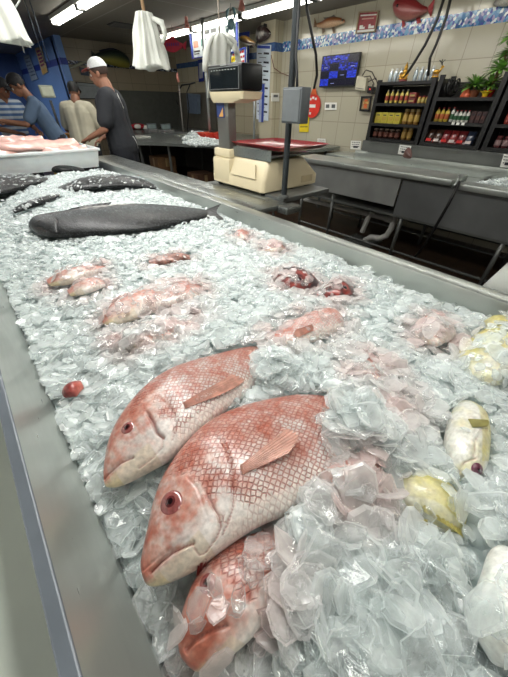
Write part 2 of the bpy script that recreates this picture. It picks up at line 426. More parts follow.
def add_eye(parent, bvh, px, r, tilt=None, cols=None, sx=1.0):
    h = bvh.ray_cast(CAM, ray(*px))
    if not h[0]: print('EYE MISS', px); return
    c, n_ = h[0], h[1]
    if n_.dot(CAM-c) < 0: n_ = -n_
    c = c - n_*r*.25
    cols = cols or ((.56, .32, .31), (.34, .14, .15), (.12, .05, .07))
    def dome(rad, hh, off):
        return [(rad, off-.3*rad)] + [(rad*math.cos(a), off+hh*math.sin(a)) for a in [k*PI/16 for k in range(9)]]
    e = MB().lathe(dome(r, r*.42, 0), c, 28, n_).build('eye', mat(cols[0], .12, coat=1, var=.3, scale=160), parent, smooth='auto')
    MB().lathe(dome(r*.74, r*.40, r*.05), c, 24, n_).build('iris', mat(cols[1], .08, coat=1, var=.4, scale=200), e, smooth='auto')
    MB().lathe(dome(r*.5, r*.36, r*.11), c, 20, n_).build('pupil', mat(cols[2], .05, coat=1), e, smooth='auto')
def make_fish(name, label, cat, stations, thick, nu, nv, colour, m, cover=0.0, grooves=(), group=None):
    me, bvh = fish_body(stations, thick, nu, nv, colour, grooves=grooves)
    xs = [v.co for v in me.vertices]; o = sum(xs, V())/len(xs); o.z = min(p.z for p in xs)
    r = thing(name, o, label, cat, group)
    body = link('body', me, m, r, smooth=True)
    FISH.append((bvh, cover))
    if m is SNAP_P or (m is SNAP and cover > .1): FISH_PINK.append(bvh)
    return r, bvh, body

RED = (.66, .34, .27); ORG = (.72, .44, .35); SIL = (.80, .77, .755); WHT = (.90, .87, .84); CRM = (.84, .78, .60); PNK = (.88, .60, .55)
def snap_col(seed=0, red=.55, headu=.40, lipu=.10):
    def f(u, c, p):
        n1 = nz(p, 28, seed); n2 = nz(p, 85, seed+9); n3 = nz(p, 9, seed+4)
        f_ = red-.16 + .34*c + .55*n1 + .55*n2 + .25*n3
        if u < headu:
            f_ += .10
            if c < -.35: f_ -= .25
        c0 = mixc(SIL, RED, f_*.85)
        c0 = mixc(c0, ORG, .4*max(0, n3+.3))
        if c < -.45: c0 = mixc(c0, WHT if u > .15 else CRM, (-.45-c)*2.2)
        if u < lipu and c > -.75: c0 = mixc(c0, (.78, .42, .35), .6*(1-u/lipu*.5))
        if u < .35 and c <= -.6: c0 = mixc(c0, (.80, .74, .64), .5)
        mask = max(0, min(1, (u-headu+.07*n1*2+.05*c)*14)) * (1 if c > -.8 else .4)
        return (*c0, mask)
    return f

zf = .872
hero, hb, _ = make_fish('red_snapper', 'largest red snapper in front, head with maroon eye pointing to the lower left', 'fish', [
    ((142.5, 571), (146.5, 585), .858), ((143.5, 556), (158, 586.5), .862), ((150, 528), (178, 579), .868), ((155.5, 503), (198, 568), .872),
    ((165, 477), (219, 552), .875), ((184, 449), (240, 537), .875), ((206, 427), (264, 523), .873), ((232, 413), (292, 512), .868),
    ((262, 404), (324, 498), .860), ((295, 398), (356, 482), .850), ((328, 400), (385, 467), .835), ((362, 406), (405, 452), .815)],
    [.004, .018, .032, .042, .048, .053, .056, .056, .053, .048, .040, .025], 300, 150,
    snap_col(3, .56, .41, .12), SNAP, 0, grooves=[
        ([(141, 579), (150, 572), (160, 562), (172, 552), (184, 546), (193, 543)], .0022, .0075),
        ([(143, 571), (152, 563), (163, 554), (176, 545), (188, 538)], .0016, .0020),
        ([(193, 541), (194, 548), (199, 555), (205, 553)], .0016, .0035),
        ([(206, 494), (211, 501), (214, 508), (219, 515), (221, 526), (216, 538), (205, 553)], .0018, .0055),
        ([(232, 478), (234, 492), (233, 506), (229, 520), (222, 535)], .0018, .005),
        ([(223, 440), (228, 452), (231, 466), (233, 478)], .002, .0028),
        ([(188, 478), (196, 486), (202, 500), (206, 515)], .0016, .0012)])
add_eye(hero, hb, (171, 502), .0205)
def on(bvh, px, lift=0.0):
    h = bvh.ray_cast(CAM, ray(*px)); p = h[0]; n_ = h[1]
    if n_.dot(CAM-p) < 0: n_ = -n_
    return p+n_*lift
FIN = mat((.76, .57, .51), .3, var=.25, scale=60, sss=.2, coat=.4); FIN_R = mat((.74, .30, .25), .3, var=.3, scale=60, coat=.4)
def pect(parent, bvh, base, tips, m=FIN, l0=.003, l1=.012, **k):
    add_fin('pectoral_fin', parent, [on(bvh, q, l0) for q in base], [on(bvh, q, l1) for q in tips], m, **k)
pect(hero, hb, [(240, 466), (241, 471), (243, 475)], [(286, 432), (297, 440), (288, 456)], l1=.014)
# dorsal fin lying low along the back
add_fin('dorsal_fin', hero, [at(207, 430, z=.872), at(232, 416, z=.866), at(262, 407, z=.858), at(295, 401, z=.848)],
        [at(212, 424, z=.868), at(238, 408, z=.862), at(268, 399, z=.853), at(300, 394, z=.842)], FIN_R, rays=11)

sn2, b2, _ = make_fish('red_snapper', 'second red snapper lying behind the largest one, gill slit open, head to the left', 'fish', [
    ((104.5, 474), (104.5, 487), .856), ((107, 456), (116, 487), .860), ((112, 438), (132, 480), .864), ((121, 420), (152, 469), .868),
    ((133, 403), (172, 457), .870), ((150, 386), (191, 440), .870), ((170, 373), (210, 424), .868), ((194, 364), (228, 408), .862),
    ((218, 357), (246, 394), .852), ((243, 350), (264, 380), .838), ((262, 347), (276, 366), .82)],
    [.004, .016, .029, .038, .043, .046, .047, .045, .040, .032, .02], 260, 130,
    snap_col(31, .46, .42, .10), SNAP, 0, grooves=[
        ([(104, 479), (112, 470), (121, 462), (133, 457)], .0022, .006),
        ([(107, 472), (116, 464), (127, 458), (134, 457)], .0016, .002),
        ([(148, 413.5), (153, 421), (156, 431), (163, 437)], .0030, .011),
        ([(163, 437), (162, 447), (152, 458), (139, 468)], .0018, .0035),
        ([(160, 398), (172, 408), (178, 424), (172, 440)], .0018, .003)])
add_eye(sn2, b2, (127.5, 427.5), .0155)
pect(sn2, b2, [(183, 403), (184, 406), (185, 409)], [(232, 376), (243, 382), (220, 396)], l1=.010)
add_fin('dorsal_fin', sn2, [at(151, 388, z=.868), at(172, 375, z=.865), at(196, 365, z=.858), at(220, 358, z=.85)],
        [at(148, 383, z=.866), at(172, 369, z=.862), at(198, 359, z=.855), at(224, 353, z=.846)], FIN_R, rays=9)

sn3, b3, _ = make_fish('red_snapper', 'red snapper half buried below the largest one, pink lips pointing down through ice', 'fish', [
    ((181, 656), (196, 672), .832), ((179, 638), (212, 668), .838), ((182, 616), (232, 656), .842), ((188, 596), (250, 640), .845),
    ((197, 577), (268, 620), .845), ((210, 562), (286, 600), .84), ((228, 548), (304, 580), .832), ((252, 538), (322, 566), .822), ((280, 528), (336, 552), .808)],
    [.004, .018, .030, .036, .040, .042, .040, .034, .02], 160, 90,
    snap_col(77, .72, .5, .12), SNAP, .16, grooves=[
        ([(186, 650), (194, 640), (205, 633), (216, 628), (226, 625)], .0024, .008),
        ([(190, 640), (200, 630), (212, 623), (224, 621)], .0018, .003)])
add_eye(sn3, b3, (207, 583), .0135)
add_fin('dorsal_fin', sn3, [at(197, 578, z=.855), at(206, 566, z=.855), at(216, 556, z=.85)], [at(198, 566, z=.885), at(208, 556, z=.885), at(216, 548, z=.875)], mat((.42, .08, .09), .3, var=.3, scale=60), rays=6)

snA, bA, _ = make_fish('red_snapper', 'small silvery pink snapper with red fin, lying in the middle of the ice', 'fish', [
    ((262, 344), (268, 353), .835), ((277, 333), (287, 350), .855), ((296, 322), (307, 342), .864), ((316, 313), (325, 336), .866), ((332, 311), (338, 330), .862), ((342, 318), (344, 326), .855)],
    [.012, .025, .033, .034, .026, .006], 110, 60, snap_col(12, .34, .02, .0), SNAP_P, .06)
pect(snA, bA, [(303, 337), (300, 340), (297, 343)], [(290, 346), (291, 348), (293, 349)], FIN_R, l1=.006)
pect(snA, bA, [(312, 325), (313, 328), (313, 331)], [(296, 331), (293, 335), (297, 338)], FIN, l1=.006)
snB, bB, _ = make_fish('red_snapper', 'slim pink snapper with dark eye behind the second snapper, snout to the left', 'fish', [
    ((101, 320), (103, 325), .850), ((110, 307), (120, 323), .860), ((133, 297), (145, 314), .868), ((157, 288), (170, 306), .870), ((181, 283), (194, 300), .866), ((198, 285), (208, 296), .85)],
    [.004, .020, .030, .032, .028, .01], 120, 60, snap_col(21, .42, .45, .12), SNAP_P, .20)
add_eye(snB, bB, (121, 305), .011, cols=((.35, .14, .16), (.2, .07, .09), (.08, .03, .05)))
snC, bC, _ = make_fish('red_snapper', 'pale pink snapper nearly covered by ice, left of the small middle snapper', 'fish', [
    ((117, 343), (120, 350), .84), ((133, 334), (141, 349), .852), ((156, 327), (166, 342), .856), ((184, 320), (192, 334), .848), ((206, 318), (210, 326), .83)],
    [.006, .020, .026, .022, .008], 90, 44, snap_col(5, .36, .4, .3), SNAP_P, .68)
snD, bD, _ = make_fish('red_snapper', 'slim pink snapper farthest left, upper of the pair lying close together', 'fish', [
    ((46, 281), (49, 286), .86), ((60, 274), (68, 283), .868), ((76, 270), (84, 277), .870), ((92, 268), (97, 273), .866), ((107, 267), (108, 270), .855)],
    [.006, .020, .024, .018, .006], 90, 44, snap_col(15, .45, .4, .2), SNAP_P, .12)
snE, bE, _ = make_fish('red_snapper', 'slim pink snapper farthest left, lower of the pair lying close together', 'fish', [
    ((67, 291), (70, 296), .862), ((78, 285), (84, 293), .868), ((92, 280), (97, 288), .868), ((103, 281), (106, 286), .858)],
    [.006, .018, .020, .008], 80, 44, snap_col(18, .55, .45, .2), SNAP_P, .10)
snF, bF, _ = make_fish('red_snapper', 'thin grey-brown striped back of a snapper showing in front of the dark salmon', 'fish', [
    ((148, 262), (150, 265), .868), ((160, 257), (164, 263), .874), ((176, 254.5), (180, 260), .874), ((190, 255), (191, 259), .865)],
    [.008, .016, .016, .006], 80, 40, lambda u, c, p: (*mixc((.72, .55, .50), (.34, .24, .20), .5+1.2*nz(p, 60)), .4), SNAP_P, .10)
def darkhead(seed):
    def f(u, c, p):
        n1 = nz(p, 30, seed)
        return (*mixc((.58, .22, .19), (.16, .11, .13), .6+1.5*n1+(.25 if c > 0 else -.2)), 0.1)
    return f
snG, bG, _ = make_fish('red_snapper', 'dark red snapper head poking out of ice near the far rim, left of two', 'fish', [
    ((271, 280), (273, 285), .855), ((279, 272), (285, 287), .872), ((292, 270), (298, 288), .878), ((306, 274), (310, 288), .874), ((318, 282), (319, 287), .86)],
    [.008, .026, .034, .028, .008], 90, 50, darkhead(2), SNAP, .30)
add_eye(snG, bG, (299, 279), .012, cols=((.25, .14, .18), (.15, .08, .10), (.04, .03, .04)))
snH, bH, _ = make_fish('red_snapper', 'dark red snapper head poking out of ice near the far rim, right of two', 'fish', [
    ((316, 294), (318, 299), .858), ((326, 287), (331, 298), .872), ((338, 281), (344, 297), .878), ((348, 281), (354, 294), .868)],
    [.008, .022, .028, .010], 90, 50, darkhead(8), SNAP, .30)
add_eye(snH, bH, (345, 287), .010, cols=((.2, .12, .15), (.12, .06, .09), (.03, .02, .03)))
for i, (lab, st, th, red, cov) in enumerate([
    ('scaly pink snapper flank under ice right of the largest snapper, third row', [((318, 478), (322, 496), .868), ((338, 464), (350, 506), .888), ((358, 460), (372, 498), .888), ((374, 464), (382, 482), .868)], [.012, .034, .032, .012], .50, .38),
    ('pink snapper patch under ice between the middle snapper and the pale yellow fish', [((372, 405), (376, 425), .845), ((386, 396), (395, 432), .86), ((402, 398), (412, 424), .855)], [.012, .03, .012], .65, .62),
    ('pink snapper showing faintly in ice near the middle of the right rim', [((412, 330), (416, 340), .865), ((426, 318), (438, 345), .882), ((444, 318), (454, 336), .87)], [.012, .028, .012], .62, .62),
    ('reddish snapper under ice just above the tail end of the largest snapper', [((345, 372), (350, 390), .835), ((358, 360), (372, 395), .852), ((378, 362), (388, 385), .845)], [.01, .03, .012], .60, .55),
    ('tiny red snapper snout in ice by the far rim, farther than the dark heads', [((234, 234), (236, 238), .87), ((240, 231), (244, 239), .882), ((248, 232), (250, 237), .87)], [.006, .02, .006], .8, .1),
    ('small pink snapper back in the ice close to the far rim, behind the dark heads', [((263, 246), (266, 252), .87), ((272, 243), (278, 251), .884), ((284, 246), (286, 250), .87)], [.006, .02, .006], .55, .3)]):
    make_fish('red_snapper', lab, 'fish', st, th, 70, 44, snap_col(40+i*7, red, .02, .0), SNAP_P, cov)
make_fish('snapper_tail', 'maroon snapper tail piece beside the left guard, low in the ice', 'fish', [
    ((63, 392), (65, 398), .84), ((70, 385), (75, 395), .85), ((80, 381), (84, 388), .842)], [.006, .018, .006], 60, 36,
    lambda u, c, p: (*mixc((.78, .42, .36), (.45, .10, .10), .6+nz(p, 30)), .1), SNAP, .08)

# pale yellow fish on the right
def yel(seed, yel_at):
    def f(u, c, p):
        n1 = nz(p, 22, seed); n2 = nz(p, 70, seed)
        k = yel_at(u, c)+.5*n1
        c0 = mixc((.84, .84, .81), (.76, .72, .42), k)
        c0 = mixc(c0, (.48, .46, .30), (k-1.0)*1.2)
        return (*mixc(c0, (.70, .68, .62), max(0, n2*.5)), .35)
    return f
yA, bYA, _ = make_fish('yellowtail_fish', 'white bellied fish with yellow flank and open dark mouth, head pointing down', 'fish', [
    ((474, 481), (462, 482), .868), ((484, 468), (452, 472), .874), ((487, 452), (446, 458), .878), ((488, 434), (445, 438), .880), ((485, 418), (449, 418), .876), ((472, 404), (455, 405), .865)],
    [.008, .026, .034, .038, .034, .014], 140, 80, yel(3, lambda u, c: (.9*(c > .3))*(.4+.6*c)*(1 if u > .25 else .3)), YELL, .05,
    grooves=[([(476, 458), (466, 462), (459, 472)], .002, .004), ([(484, 424), (476, 440), (474, 456)], .0018, .003)])
add_eye(yA, bYA, (478, 470), .0125, cols=((.42, .24, .30), (.35, .16, .24), (.10, .06, .09)))
pect(yA, bYA, [(468, 420), (470, 424), (472, 428)], [(484, 422), (485, 424), (482, 427)], mat((.60, .58, .36), .35, var=.2, scale=60), l1=.010)
yB, bYB, _ = make_fish('yellowtail_fish', 'white and yellow fish left of the open mouthed one, tail fins to lower right', 'fish', [
    ((399, 485), (399, 500), .862), ((412, 478), (410, 515), .872), ((432, 478), (426, 522), .875), ((450, 492), (440, 530), .868), ((466, 512), (456, 540), .852)],
    [.010, .034, .040, .032, .012], 130, 70, yel(9, lambda u, c: (.15+1.1*u)*(1 if c > -.5 else .5)), YELL, .15)
YF_ = mat((.62, .58, .30), .4, var=.4, scale=70)
add_fin('tail_fin', yB, [at(402, 506, z=.89), at(410, 514, z=.89), at(418, 519, z=.89)], [at(398, 514, z=.87), at(424, 530, z=.885), at(428, 520, z=.90)], YF_)
add_fin('anal_fin', yB, [at(420, 500, z=.905), at(440, 508, z=.90), at(455, 522, z=.88)], [at(424, 512, z=.90), at(450, 528, z=.89), at(466, 540, z=.875)], YF_)
yC, bYC, _ = make_fish('yellowtail_fish', 'pale yellow fish mostly under ice against the right rim, olive back', 'fish', [
    ((458, 352), (462, 372), .878), ((474, 337), (488, 384), .895), ((492, 326), (512, 380), .90), ((512, 320), (535, 372), .90), ((532, 318), (550, 352), .89)],
    [.010, .032, .038, .036, .012], 120, 60, yel(19, lambda u, c: .55+.45*c+.5*max(0, c-.4)), YELL, .62)
yD, bYD, _ = make_fish('yellowtail_fish', 'smooth white fish belly at the lower right corner of the ice', 'fish', [
    ((497, 556), (505, 556), .885), ((482, 572), (522, 570), .905), ((474, 600), (532, 598), .915), ((478, 634), (545, 630), .915), ((492, 664), (555, 656), .90)],
    [.010, .034, .042, .042, .012], 120, 60, lambda u, c, p: (*mixc((.93, .94, .93), (.84, .85, .82), .5+nz(p, 20)), .1), YELL, .10)
yE, bYE, _ = make_fish('yellowtail_fish', 'slim olive and yellow fish back in ice at far right behind the pale yellow fish', 'fish', [
    ((484, 322), (487, 328), .895), ((496, 318), (502, 334), .91), ((512, 318), (520, 338), .91)],
    [.010, .026, .012], 60, 40, yel(29, lambda u, c: .9+.6*c), YELL, .25)

# dark salmon at the back
def salm(seed, patch=False):
    def f(u, c, p):
        n1 = nz(p, 30, seed); n2 = nz(p, 190, seed+2)
        k = math.exp(-((c-.25-.15*n1)/.42)**2)
        c0 = mixc((.015, .018, .022), (.15, .17, .18), k*.9)
        c0 = mixc(c0, (.55, .58, .58), max(0, n2*1.6-.15)*k)
        if patch: c0 = mixc(c0, (.74, .72, .70), max(0, min(1, (c-.38+.3*n1)*3.5))*math.exp(-((u-.50)/.13)**4))
        return (*c0, max(0, min(1, .75*k+n2*1.2)))
    return f
s1, bs1, _ = make_fish('salmon', 'largest dark speckled salmon lying across the ice, head to the left', 'fish', [
    ((28, 225), (30, 229), .870), ((36, 218), (38, 233), .878), ((52, 215), (55, 236), .884), ((75, 212), (80, 235), .888), ((104, 208), (110, 233), .890),
    ((135, 206), (140, 230), .890), ((165, 207), (168, 226), .886), ((190, 209), (192, 221), .880), ((208, 211), (209, 217), .876)],
    [.006, .028, .036, .040, .042, .040, .034, .024, .014], 200, 90, salm(2, True), SALM, 0,
    grooves=[([(29, 226), (38, 227), (46, 231)], .003, .008), ([(50, 213), (57, 220), (57, 231)], .004, .007)])
add_eye(s1, bs1, (39, 221), .010, cols=((.35, .34, .30), (.12, .12, .12), (.02, .02, .02)))
add_fin('tail_fin', s1, [at(205, 210, z=.89), at(206, 214, z=.885), at(207, 218, z=.885)], [at(222, 203, z=.90), at(217, 212, z=.89), at(227, 220, z=.88)], mat((.10, .11, .12), .35, var=.4, scale=80), rays=9)
add_fin('dorsal_fin', s1, [at(64, 213, z=.90), at(84, 210, z=.905), at(106, 207, z=.905)], [at(62, 211, z=.915), at(86, 205, z=.925), at(112, 202, z=.92)], mat((.05, .055, .06), .35, var=.4, scale=80), rays=9)
s2, bs2, _ = make_fish('salmon', 'dark salmon behind the largest one, its back arching out of the ice', 'fish', [
    ((57, 188), (60, 192), .87), ((72, 183), (76, 191), .885), ((92, 178), (97, 188), .90), ((118, 177), (122, 186), .903), ((140, 180), (143, 187), .89), ((156, 186), (157, 189), .87)],
    [.008, .028, .038, .038, .028, .01], 110, 50, salm(5), SALM, .06)
s3, bs3, _ = make_fish('salmon', 'dark salmon farthest left, cut off by the picture edge', 'fish', [
    ((-40, 178), (-38, 196), .89), ((-15, 176), (-12, 196), .895), ((8, 176), (12, 190), .895), ((30, 176), (33, 184), .888), ((48, 178), (49, 181), .875)],
    [.03, .038, .035, .025, .01], 110, 50, salm(9), SALM, .06)
s4, bs4, _ = make_fish('salmon', 'short dark salmon tail end right in front of the plastic tub', 'fish', [
    ((44, 160), (46, 170), .885), ((54, 160.5), (56, 170.5), .895), ((68, 163), (70, 170.5), .89), ((84, 169), (85, 171), .87)],
    [.03, .05, .035, .008], 80, 44, salm(14), SALM, .02)
s5, bs5, _ = make_fish('salmon', 'thin dark streak of a salmon between the left one and the largest one', 'fish', [
    ((12, 210), (14, 213), .872), ((26, 204), (29, 207), .882), ((44, 198), (48, 201), .882), ((60, 194), (61, 196), .875)],
    [.008, .02, .02, .008], 80, 36, salm(17), SALM, .25)

# ------------------------------------------------------------------ crushed ice
BUMPS = [(*at(px, py, z=.9).xy, r_, h_) for px, py, r_, h_ in ((350, 430, .065, .070), (318, 505, .05, .035), (270, 362, .045, .05), (290, 590, .05, .025), (330, 640, .08, .02), (150, 345, .05, .02), (468, 450, .07, -.040), (428, 500, .05, -.040), (452, 526, .05, -.03), (214, 622, .06, -.035), (502, 605, .06, -.02), (500, 345, .06, -.012))]
def ice_h(x, y):
    h = .822 + .045*min(1, max(0, (x-IX0)/.45)) + .004*max(0, min(1, (y-.5)/1.5))
    h += .050*math.exp(-(((x-.30)/.30)**2+((y+.10)/.22)**2))
    h -= .050*max(0, min(1, (x-1.0)/.14))
    h -= .035*math.exp(-(((x+.02)/.10)**2+((y-.12)/.30)**2))
    for (bx, by, br, bh) in BUMPS: h += bh*math.exp(-(((x-bx)**2+(y-by)**2)/(br*br)))
    h += .018*noise.noise(V((x*5, y*5, 3))) + .010*noise.noise(V((x*14, y*14, 7)))
    return h
def ice_mats():
    m, nt, b = new_mat('ice_flakes'); L = nt.links; out = nt.nodes['Material Output']
    g = N(nt, 'ShaderNodeNewGeometry'); at_ = N(nt, 'ShaderNodeAttribute'); at_.attribute_name = 'tone'
    lw = N(nt, 'ShaderNodeLayerWeight'); setin(lw, Blend=.35)
    no = N(nt, 'ShaderNodeTexNoise'); setin(no, Scale=45.0, Detail=5.0); L.new(g.outputs['Position'], no.inputs['Vector'])
    df = N(nt, 'ShaderNodeBsdfDiffuse'); tl = N(nt, 'ShaderNodeBsdfTranslucent'); tr = N(nt, 'ShaderNodeBsdfTransparent'); gl = N(nt, 'ShaderNodeBsdfGlossy')
    pk = N(nt, 'ShaderNodeAttribute'); pk.attribute_name = 'blush'
    for nd, cc in ((df, (.85, .885, .882, 1)), (tl, (.86, .90, .897, 1))):
        mxx = N(nt, 'ShaderNodeMix', data_type='RGBA'); L.new(pk.outputs['Fac'], mxx.inputs['Factor']); mxx.inputs['A'].default_value = cc; mxx.inputs['B'].default_value = (.86, .50, .46, 1); L.new(mxx.outputs['Result'], nd.inputs[0])
    tr.inputs[0].default_value = (.978, .987, .986, 1)
    gl.inputs['Roughness'].default_value = .07
    bp = N(nt, 'ShaderNodeBump'); setin(bp, Strength=.35, Distance=.004); L.new(no.outputs['Fac'], bp.inputs['Height'])
    for q in (df, gl, lw): L.new(bp.outputs['Normal'], q.inputs['Normal'])
    m1 = N(nt, 'ShaderNodeMixShader'); m1.inputs[0].default_value = .5; L.new(df.outputs[0], m1.inputs[1]); L.new(tl.outputs[0], m1.inputs[2])
    # clearer in the middle of a flake, whiter at grazing angles and where the ice is frosty
    mr = N(nt, 'ShaderNodeMapRange'); setin(mr, From_Min=.0, From_Max=.9, To_Min=.30, To_Max=1.15); L.new(lw.outputs['Facing'], mr.inputs['Value'])
    a1 = N(nt, 'ShaderNodeMath', operation='MULTIPLY_ADD'); L.new(no.outputs['Fac'], a1.inputs[0]); a1.inputs[1].default_value = .5; L.new(mr.outputs[0], a1.inputs[2])
    a2 = N(nt, 'ShaderNodeMath', operation='ADD'); L.new(a1.outputs[0], a2.inputs[0]); L.new(at_.outputs['Fac'], a2.inputs[1])
    a3 = N(nt, 'ShaderNodeMath', operation='SUBTRACT'); L.new(a2.outputs[0], a3.inputs[0]); a3.inputs[1].default_value = .42; a3.use_clamp = True
    m2 = N(nt, 'ShaderNodeMixShader'); L.new(a3.outputs[0], m2.inputs[0]); L.new(tr.outputs[0], m2.inputs[1]); L.new(m1.outputs[0], m2.inputs[2])
    fr = N(nt, 'ShaderNodeFresnel'); setin(fr, IOR=1.42); L.new(bp.outputs['Normal'], fr.inputs['Normal'])
    bk = N(nt, 'ShaderNodeMath', operation='SUBTRACT'); bk.inputs[0].default_value = 1; L.new(g.outputs['Backfacing'], bk.inputs[1])
    fm_ = N(nt, 'ShaderNodeMath', operation='MULTIPLY'); L.new(bk.outputs[0], fm_.inputs[0]); L.new(fr.outputs[0], fm_.inputs[1])
    m3 = N(nt, 'ShaderNodeMixShader'); L.new(fm_.outputs[0], m3.inputs[0]); L.new(m2.outputs[0], m3.inputs[1]); L.new(gl.outputs[0], m3.inputs[2])
    L.new(m3.outputs[0], out.inputs['Surface']); nt.nodes.remove(b)
    # packed ice below
    p, nt, b = new_mat('packed_ice'); L = nt.links
    g = N(nt, 'ShaderNodeNewGeometry'); vo = N(nt, 'ShaderNodeTexVoronoi'); setin(vo, Scale=42.0); L.new(g.outputs['Position'], vo.inputs['Vector'])
    rp = N(nt, 'ShaderNodeValToRGB'); rp.color_ramp.elements[0].color = (*lin((.84, .87, .87)), 1); rp.color_ramp.elements[1].color = (*lin((.56, .61, .61)), 1); rp.color_ramp.elements[1].position = .8
    L.new(vo.outputs['Distance'], rp.inputs[0]); L.new(rp.outputs[0], b.inputs['Base Color']); setin(b, Roughness=.25)
    bp = N(nt, 'ShaderNodeBump'); setin(bp, Strength=.8, Distance=.01); bp.invert = True; L.new(vo.outputs['Distance'], bp.inputs['Height']); L.new(bp.outputs['Normal'], b.inputs['Normal'])
    return m, p
ICE, PACK = ice_mats()
nx_, ny_ = 110, 330
vs = []; fs = []
for j in range(ny_+1):
    for i in range(nx_+1):
        x = IX0+.002+(IX1-IX0-.004)*i/nx_; y = IY0+.01+(IY1-IY0-.02)*j/ny_
        vs.append((x, y, ice_h(x, y)-.016+.006*noise.noise(V((x*45, y*45, 1)))))
for j in range(ny_):
    for i in range(nx_): a = j*(nx_+1)+i; fs.append((a, a+1, a+nx_+2, a+nx_+1))
me = bpy.data.meshes.new('packed_ice'); me.from_pydata(vs, [], fs); me.update()
link('packed_ice', me, PACK, smooth=True, label='packed crushed ice filling the steel table under the loose flakes', cat='ice', kind='stuff')

def flake_shape(rng):
    n = rng.randint(7, 11); el = rng.uniform(.55, 1.0); sk = rng.uniform(-.25, .25); ph = rng.uniform(0, 2*PI)
    pts = []
    for k in range(n):
        a = ph+2*PI*(k+rng.uniform(-.22, .22))/n; r = rng.uniform(.80, 1.08)+sk*math.cos(2*a)
        pts.append((r*math.cos(a), r*math.sin(a)*el))
    return pts
def add_flake(vs, fs, tones, pos, R, rad, th, rng):
    pts = flake_shape(rng); n = len(pts); base = len(vs); tone = rng.uniform(-.16, .20)+.14*min(1, max(0, pos.y-.6))
    curl = rng.uniform(-.5, .5)
    for (s_, z_) in ((.86, -.5), (1.0, 0), (.84, .5)):
        for k, (x, y) in enumerate(pts):
            zz = z_*th + curl*rad*.35*(x*x+y*y)*s_*s_ + rng.uniform(-.12, .12)*th
            vs.append(tuple(pos + R @ V((x*rad*s_, y*rad*s_, zz)))); tones.append(tone)
    vs.append(tuple(pos + R @ V((0, 0, .5*th)))); vs.append(tuple(pos + R @ V((0, 0, -.5*th)))); tones.extend((tone, tone))
    ct, cb = base+3*n, base+3*n+1
    for r in (0, 1):
        for k in range(n):
            k2 = (k+1) % n
            fs.append((base+r*n+k, base+r*n+k2, base+(r+1)*n+k2, base+(r+1)*n+k))
    for k in range(n):
        k2 = (k+1) % n
        fs.append((base+2*n+k, base+2*n+k2, ct)); fs.append((base+k2, base+k, cb))
rng = random.Random(5); blush = []
vs = []; fs = []; tones = []
def density(y):      # (count weight, size factor)
    return 1.0
NFL = 0
cells = []
y = IY0+.02
def place(x, y, lift):
    global NFL
    h = ice_h(x, y)
    rad = rng.choice((.6, .8, 1, 1.25, 1.6, 2.1))*rng.uniform(.010, .018)
    if y > .7: rad *= max(.66, 1-.5*(y-.7))
    dd = math.hypot(x, y)
    if dd < .75: rad *= 1+.45*(1-dd/.75)
    top = None; cov = 0
    for (bv, cv) in FISH:
        hit = bv.ray_cast(V((x, y, 1.3)), V((0, 0, -1)))
        if hit[0] and (top is None or hit[0].z > top[0].z): top = hit; cov = cv
    if top and top[0].z > h-.012:
        if rng.random() > cov: return
        n_ = top[1] if top[1].z > 0 else -top[1]
        pos = top[0]+n_*rng.uniform(.002, .010); rad *= .9; tilt = .35
        q = V((0, 0, 1)).rotation_difference((n_+V((rng.uniform(-tilt, tilt), rng.uniform(-tilt, tilt), 0))).normalized())
    else:
        # keep flakes from cutting through an exposed fish next to them
        for (bv, cv) in FISH:
            if cv < .3:
                nr = bv.find_nearest(V((x, y, h+lift)), rad*.75)
                if nr[0]: 
                    if rng.random() < .6: return
                    rad *= .6
        pos = V((x, y, h+lift)); tl = .38 if rng.random() < .75 else 1.1
        nn = V((rng.gauss(0, tl*.6), rng.gauss(0, tl*.6), 1)).normalized()
        q = V((0, 0, 1)).rotation_difference(nn)
    if x-rad < IX0-.004 or x+rad > IX1: 
        if x-rad*.5 < IX0 or x+rad*.5 > IX1: return
    bl = 0
    if FISH_PINK and y < 1.9:
        for bv in FISH_PINK:
            nr = bv.find_nearest(pos, .075)
            if nr[0]: bl = max(bl, (1-nr[3]/.075)*.38)
    bl = max(0, min(.6, bl*(.7+1.2*noise.noise(V((x*20, y*20, 2))))))
    n0 = len(vs)
    R = q.to_matrix() @ Matrix.Rotation(rng.uniform(0, 2*PI), 3, 'Z')
    add_flake(vs, fs, tones, pos, R, rad, rad*rng.uniform(.10, .24), rng); NFL += 1
    blush.extend([bl]*(len(vs)-n0))
def vis(x, y):
    c = RM.transposed() @ (V((x, y, .87))-CAM)
    if c.z <= 0: return False
    px, py = CX+F*c.x/c.z, CY+F*c.y/c.z
    return -60 < px < 570 and 100 < py < 780
for layer, (n_, lo, hi) in enumerate([(15000, -.014, .002), (15000, -.002, .014)]):
    for k in range(n_):
        x = rng.uniform(IX0, IX1); y = rng.uniform(IY0+.05, IY1-.03)
        if not vis(x, y) and rng.random() < .7: continue
        place(x, y, rng.uniform(lo, hi))
for k in range(15000):
    x = rng.uniform(IX0, IX1); y = .7+2.8*rng.random()**1.25
    if vis(x, y): place(x, y, rng.uniform(-.004, .014))
# extra small chips near the camera
for k in range(5000):
    x = rng.uniform(IX0, .75); y = rng.uniform(-.35, .9)
    place(x, y, rng.uniform(.002, .016))
print('flakes', NFL)
me = bpy.data.meshes.new('crushed_ice'); me.from_pydata(vs, [], fs); me.update()
ta = me.attributes.new('tone', 'FLOAT', 'POINT'); ta.data.foreach_set('value', tones); tb = me.attributes.new('blush', 'FLOAT', 'POINT'); tb.data.foreach_set('value', blush)
link('crushed_ice', me, ICE, label='loose translucent flakes of crushed ice heaped around and over the fish', cat='ice', kind='stuff')
